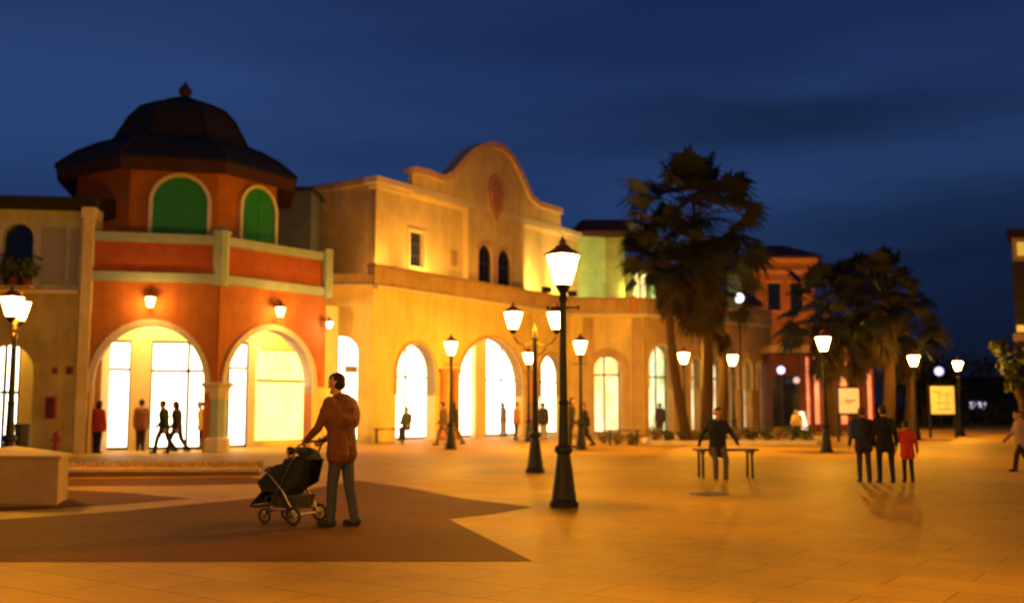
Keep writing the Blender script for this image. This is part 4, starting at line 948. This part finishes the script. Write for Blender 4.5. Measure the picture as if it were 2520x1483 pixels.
# man with stroller
mp_ = G(838,1293)
sang = 153     # walking to the left
fdv = Vector((math.cos(R(sang)), math.sin(R(sang)), 0)); lfv = Vector((-fdv.y, fdv.x, 0))
man = person('man in a rust brown jacket and jeans pushing the stroller', mp_, sang, 1.90, legs=((9,2),(-7,-13)), lean=4, top=(.13,.045,.012), bottom=(.045,.05,.07), hair=(.012,.008,.006), vox=.009, head=(10,4), coat=.05, width=1.38, spread=.08, hands_to=((.42,.19,1.04),(.42,-.19,1.04)))
# stroller (local x forward)
st = thing('baby_stroller', 'dark folded-fabric stroller pushed by the man in the rust jacket', 'stroller', (0,0,0))
def wheel(x, y, r=.10):
    w = MB(); n = 18; rg = []
    for k in range(n):
        a_ = 2*math.pi*k/n; c_ = Vector((x+r*.82*math.cos(a_), y, r+r*.82*math.sin(a_))); rd = Vector((math.cos(a_),0,math.sin(a_)))
        rg.append([c_+(rd*math.cos(b_)+Vector((0,1,0))*math.sin(b_))*r*.18 for b_ in [2*math.pi*j/8 for j in range(8)]])
    rg.append(rg[0]); w.rings(rg, cap=False); t_ = w.build('wheel', M_RUBBER, st, smooth=True)
    w = MB()
    for k in range(5):
        a_ = 2*math.pi*k/5; w.tube([(x,y,r),(x+r*.7*math.cos(a_),y,r+r*.7*math.sin(a_))], .008, 5)
    w.tube([(x,y-.025,r),(x,y+.025,r)], .02, 8); w.build('spokes', M_ALU, t_)
for x_, y_, r_ in ((.62,.27,.12),(.62,-.27,.12),(1.12,.22,.10),(1.12,-.22,.10)): wheel(x_, y_, r_)
w = MB()
for sd in (1,-1):
    y_ = sd*.24; w.tube([(.52,y_*.8,1.04),(.60,y_,.98),(.78,y_,.62),(1.12,sd*.2,.13)], .014, 8); w.tube([(.62,y_,.14),(.82,y_,.42),(1.02,y_,.60),(1.10,y_,.66)], .014, 8); w.tube([(.66,y_,.18),(1.1,sd*.2,.17)], .01, 6)
w.tube([(.62,-.25,.13),(.62,.25,.13)], .011, 6); w.tube([(1.1,-.2,.15),(1.1,.2,.15)], .011, 6); w.build('frame', M_ALU, st)
w = MB(); w.tube([(.52,-.2,1.04),(.50,-.17,1.045),(.50,.17,1.045),(.52,.2,1.04)], .018, 8); w.build('handle', M_BLACKP, st)
fab = cloth((.008,.012,.012))
def lofted(secs, mb):
    mb.rings([[Vector((x_+dx, y_, z_+dz)) for dx, y_, dz in ((-.0,-h_,0),(.0,h_,0),(t_x,h_,t_z),(t_x,-h_,t_z))] for x_, z_, h_, t_x, t_z in secs])
w = MB(); w.rings([[Vector((x_,-.2,z_)), Vector((x_,.2,z_)), Vector((x_+nx,.2,z_+nz)), Vector((x_+nx,-.2,z_+nz))] for x_, z_, nx, nz in ((.66,.86,-.05,-.03),(.78,.55,-.05,-.06),(.86,.44,0,-.09),(1.1,.47,0,-.07),(1.18,.42,.04,-.04),(1.34,.26,.05,-.04))]); w.build('seat', fab, st)
w = MB()
for sd in (1,-1): w.poly([(.52,sd*.205,.82),(.60,sd*.205,.52),(.80,sd*.205,.42),(1.2,sd*.205,.40),(1.27,sd*.205,.52),(.98,sd*.205,.74)]); 
w.tube([(1.13,-.2,.66),(1.17,-.1,.69),(1.17,.1,.69),(1.13,.2,.66)], .022, 8); w.build('side_panel', cloth((.010,.017,.014)), st)
w = MB()
rg = []
for a_ in range(0,100,12):
    an = R(175-a_); cx_, cz_ = .72,.80
    rg.append([Vector((cx_+.17*math.cos(an)*(1 if abs(q)<.9 else .9), .22*q, cz_+.17*math.sin(an)*(1-.25*abs(q)**3))) for q in (-1,-.8,-.4,0,.4,.8,1)])
w.rings(rg, cap=False, closed=False); w.build('hood', fab, st)
w = MB(); w.rings([[Vector((x_,y_,.2)) for x_,y_ in ((.68,-.17),(1.02,-.17),(1.02,.17),(.68,.17))],[Vector((x_,y_,.36)) for x_,y_ in ((.64,-.2),(1.06,-.2),(1.06,.2),(.64,.2))]]); w.build('basket', cloth((.03,.03,.03)), st)
w = MB(); w.box((1.36,0,.2),(.14,.3,.03)); w.build('footrest', M_BLACKP, st)
st.location = mp_-fdv*.09; st.rotation_euler = (0,0,R(sang))
sp_ = mp_+fdv*.84
person('small child in dark clothes sitting in the stroller', sp_+Vector((0,0,.0)), sang, .92, legs=((75,30),(75,26)), hip_z=.53, lean=-6, arms=((40,60,8),(35,60,8)), top=(.02,.02,.03), bottom=(.02,.025,.03), vox=.016)
# seated man on bench
p = GY(1768, 21.55)
person('man in a dark jacket perched on the bench with arms spread along it', p, -88, 1.62, legs=((42,-8),(34,-2)), hip_z=.70, lean=2, top=(.012,.016,.022), bottom=(.10,.075,.06), hair=(.03,.015,.01), vox=.016, head=(0,0), hands_to=((-.03,.46,.66),(-.03,-.40,.66)), spread=.11, coat=.10, width=1.1)
# trio
tg = 'trio walking away across the plaza'
person('person in a dark jacket on the left of the trio, seen from behind', GY(2128,20.5), 88, 1.47, legs=((6,0),(-4,-10)), arms=((6,10,14),(0,8,10)), top=(.016,.016,.018), bottom=(.03,.03,.05), hair=(.09,.035,.02), vox=.018, group=tg, coat=.08, width=1.15)
person('person in black in the middle of the trio with legs apart', GY(2181,20.4), 92, 1.49, legs=((4,0),(-4,-8)), arms=((0,8,12),(0,8,12)), top=(.008,.009,.011), bottom=(.01,.01,.013), hair=(.04,.02,.01), vox=.018, group=tg, spread=.13, coat=.06, width=1.2)
person('child in a bright red jacket at the right of the trio', GY(2236,20.5), 90, 1.20, legs=((4,0),(-4,-8)), arms=((5,12,16),(0,8,14)), top=(.55,.04,.015), bottom=(.012,.012,.015), hair=(.03,.015,.01), vox=.016, group=tg, coat=.1, width=1.2)
# blue bag carried by left of trio
bq = GY(2099,20.5); t = thing('shoulder_bag', 'blue violet bag at the side of the trio\'s left member', 'bag', bq)
w = MB(); c_ = bq+Vector((.1,0,1.05)); w.rings([[c_+Vector((x_*k_,y_*k_,z_)) for x_,y_ in ((-.16,-.07),(-.12,-.1),(.12,-.1),(.16,-.07),(.16,.07),(.12,.1),(-.12,.1),(-.16,.07))] for k_, z_ in ((.7,-.2),(1,-.12),(1,.08),(.8,.16))]); w.build('bag_body', cloth((.02,.04,.09)), t)
w = MB(); w.tube([c_+Vector((-.1,0,.13)), c_+Vector((-.02,0,.27)), c_+Vector((.08,0,.26)), c_+Vector((.11,0,.13))], .012, 6); w.build('strap', M_BLACKP, t)
# arcade people
pp = [
 ('person in a red top standing at the left side of the larger arch', 238, 33.2, 80, 1.66, stand, (.32,.03,.02), (.01,.01,.012)),
 ('person in a brown jacket standing in the larger arch', 345, 35.0, 100, 1.72, stand, (.16,.06,.02), (.02,.012,.01)),
 ('walker in dark blue striding left in the larger arch', 402, 33.3, 175, 1.72, walk, (.012,.014,.022), (.02,.025,.035)),
 ('walker in black just behind the dark blue walker', 434, 33.6, 170, 1.70, walk, (.015,.012,.012), (.02,.02,.025)),
 ('person in a tan top beside the corner pillar', 494, 36.0, 200, 1.66, stand, (.45,.28,.12), (.02,.015,.015)),
 ('person in olive walking beside the yellow-glowing lamp', 1092, 40.0, 160, 1.70, walk, (.12,.07,.03), (.15,.09,.05)),
 ('person in black beside the person in olive', 1118, 40.3, 150, 1.70, walk, (.012,.012,.012), (.12,.08,.05)),
 ('person in a tan jacket at the right side of the middle cream arch', 1270, 46.0, 20, 1.68, stand, (.25,.12,.05), (.02,.015,.012)),
 ('person in black with pale legs under the third cream arch', 1338, 46.5, 90, 1.66, stand, (.01,.01,.014), (.2,.16,.14)),
 ('person in dark clothes half hidden behind the nearest lamp pole', 1404, 38.0, 10, 1.80, stand, (.02,.014,.012), (.015,.012,.012)),
 ('person in a long black coat below the small lantern', 1440, 38.6, 190, 1.66, walk, (.008,.008,.01), (.008,.008,.01)),
 ('dim figure in front of the greenish lit arch', 1625, 52.0, 90, 1.66, stand, (.03,.015,.03), (.03,.02,.02)),
 ('blurred figure inside the middle cream arch', 1240, 52.5, 150, 1.7, stand, (.2,.15,.1), (.25,.2,.15)),
 ('person in beige cut by the right edge of the picture', 2517, 24.0, 180, 1.42, walk, (.35,.25,.14), (.04,.02,.015)),
]
for i, (lab, x, Y, fc, H, pose, tp, bt) in enumerate(pp):
    person(lab, GY(x, Y), fc, H, top=tp, bottom=bt, vox=.026, coat=.25 if 'coat' in lab else .05, longhair=(i % 3 == 0), **pose)
person('person in grey sitting on the right end of the bench before the first cream arch', GY(1000,42.0), 250, 1.66, legs=((80,5),(80,0)), hip_z=.68, lean=-4, arms=((20,60,8),(20,60,8)), top=(.05,.06,.04), bottom=(.02,.02,.02), vox=.026)
person('figure in cream sitting near the white board', GY(1963,45.5), 250, 1.6, legs=((80,5),(80,0)), hip_z=.62, lean=4, arms=((20,60,8),(20,60,8)), top=(.5,.38,.22), bottom=(.03,.02,.02), vox=.026)
o = copy_tree(bproto); o.location = GY(1965,45.6); o.rotation_euler.z = -.35; o['label'] = 'bench under the seated figure in cream'

# ============================================================ SKY, CAMERA
W = bpy.data.worlds.new('World'); sc.world = W; W.use_nodes = True
nt = W.node_tree; N = nt.nodes; L = nt.links; bg = N['Background']
sky = N.new('ShaderNodeTexSky'); sky.sky_type = 'NISHITA'; sky.sun_disc = False; sky.sun_elevation = R(-4); sky.sun_rotation = R(200); sky.altitude = 0; sky.ozone_density = 3; sky.dust_density = .5
tc = N.new('ShaderNodeTexCoord')
mp = N.new('ShaderNodeMapping'); mp.inputs['Scale'].default_value = (1.3,1.3,7.5); mp.inputs['Location'].default_value = (.35,.1,.2); mp.inputs['Rotation'].default_value = (0, R(-7), 0)
L.new(tc.outputs['Generated'], mp.inputs[0])
n = N.new('ShaderNodeTexNoise'); n.inputs['Scale'].default_value = .9; n.inputs['Detail'].default_value = 4; n.inputs['Roughness'].default_value = .4; L.new(mp.outputs[0], n.inputs['Vector'])
cr = N.new('ShaderNodeValToRGB'); cr.color_ramp.elements[0].position = .38; cr.color_ramp.elements[1].position = .58
cr.color_ramp.elements[0].color = (.52,.54,.62,1); cr.color_ramp.elements[1].color = (1,1,1,1)
L.new(n.outputs['Fac'], cr.inputs[0])
# elevation of the view ray -> brightness of the twilight sky
sx = N.new('ShaderNodeSeparateXYZ'); L.new(tc.outputs['Generated'], sx.inputs[0])
er = N.new('ShaderNodeValToRGB'); L.new(sx.outputs['Z'], er.inputs[0])
SKY_BASE = er
er.color_ramp.elements[0].position = 0; er.color_ramp.elements[0].color = (.008,.013,.034,1)
er.color_ramp.elements[1].position = .45; er.color_ramp.elements[1].color = (.012,.026,.085,1)
for pz, c in ((.10,(.011,.024,.075)),(.2,(.018,.045,.138)),(.30,(.017,.041,.130))):
    e_ = er.color_ramp.elements.new(pz); e_.color = (*c, 1)
m1 = N.new('ShaderNodeMix'); m1.data_type = 'RGBA'; m1.blend_type = 'MULTIPLY'; m1.inputs[0].default_value = 1
L.new(er.outputs[0], m1.inputs[6]); L.new(cr.outputs[0], m1.inputs[7])
va = N.new('ShaderNodeMath'); va.operation = 'MULTIPLY_ADD'; va.inputs[1].default_value = -.42; L.new(sx.outputs['X'], va.inputs[0]); L.new(sx.outputs['Z'], va.inputs[2])
vb = N.new('ShaderNodeMath'); vb.operation = 'MULTIPLY_ADD'; vb.inputs[1].default_value = .35; L.new(n.outputs['Fac'], vb.inputs[0]); L.new(va.outputs[0], vb.inputs[2])
vr = N.new('ShaderNodeMapRange'); vr.interpolation_type = 'SMOOTHSTEP'; vr.inputs[1].default_value = .08; vr.inputs[2].default_value = .36; vr.inputs[3].default_value = .42; vr.inputs[4].default_value = 1.08; L.new(vb.outputs[0], vr.inputs[0])
m3 = N.new('ShaderNodeVectorMath'); m3.operation = 'SCALE'; L.new(m1.outputs[2], m3.inputs[0]); L.new(vr.outputs[0], m3.inputs['Scale'])
last = m3
def mth(op, a, b=None):
    q = N.new('ShaderNodeMath'); q.operation = op
    for k, v in enumerate((a, b)):
        if v is None: continue
        if isinstance(v, (int, float)): q.inputs[k].default_value = v
        else: L.new(v, q.inputs[k])
    return q.outputs[0]
n5 = N.new('ShaderNodeTexNoise'); n5.inputs['Scale'].default_value = 5; n5.inputs['Detail'].default_value = 4; L.new(mp.outputs[0], n5.inputs['Vector'])
wob = mth('MULTIPLY', mth('SUBTRACT', n5.outputs['Fac'], .5), 1.6)
for cx_, cz_, wx, wz, dk in ((.25,.262,.22,.03,.5),(.40,.165,.20,.045,.45),(-.02,.24,.14,.018,.12)):
    ax = mth('POWER', mth('ABSOLUTE', mth('DIVIDE', mth('SUBTRACT', sx.outputs['X'], cx_), wx)), 2)
    az_ = mth('POWER', mth('ABSOLUTE', mth('ADD', mth('DIVIDE', mth('SUBTRACT', sx.outputs['Z'], cz_), wz), wob)), 2)
    f_ = mth('SUBTRACT', 1, mth('MULTIPLY', mth('EXPONENT', mth('MULTIPLY', mth('ADD', ax, az_), -1)), dk))
    q = N.new('ShaderNodeVectorMath'); q.operation = 'SCALE'; L.new(last.outputs[0], q.inputs[0]); L.new(f_, q.inputs['Scale']); last = q
sk = N.new('ShaderNodeVectorMath'); sk.operation = 'SCALE'; sk.inputs['Scale'].default_value = .05; L.new(sky.outputs[0], sk.inputs[0])
m2 = N.new('ShaderNodeVectorMath'); m2.operation = 'ADD'; L.new(last.outputs[0], m2.inputs[0]); L.new(sk.outputs[0], m2.inputs[1])
L.new(m2.outputs[0], bg.inputs['Color']); bg.inputs['Strength'].default_value = 1.15

cam = bpy.data.cameras.new('camera'); co_ = bpy.data.objects.new('camera', cam); COL.objects.link(co_); sc.camera = co_
cam.sensor_width = 36; cam.lens = 36.0; cam.clip_end = 2000; co_.location = (0,0,CH); co_.rotation_euler = (math.pi/2+TH, 0, 0)
cam.dof.use_dof = True; cam.dof.focus_distance = 6.0; cam.dof.aperture_fstop = 1.6; cam.dof.aperture_blades = 0
vs = sc.view_settings; vs.view_transform = 'Standard'; vs.look = 'None'; vs.exposure = 0; vs.gamma = 1; vs.use_curve_mapping = False
sc.cycles.use_denoising = True; sc.cycles.max_bounces = 5; sc.cycles.diffuse_bounces = 3; sc.cycles.glossy_bounces = 2; sc.cycles.sample_clamp_indirect = 4; sc.cycles.caustics_reflective = False; sc.cycles.caustics_refractive = False
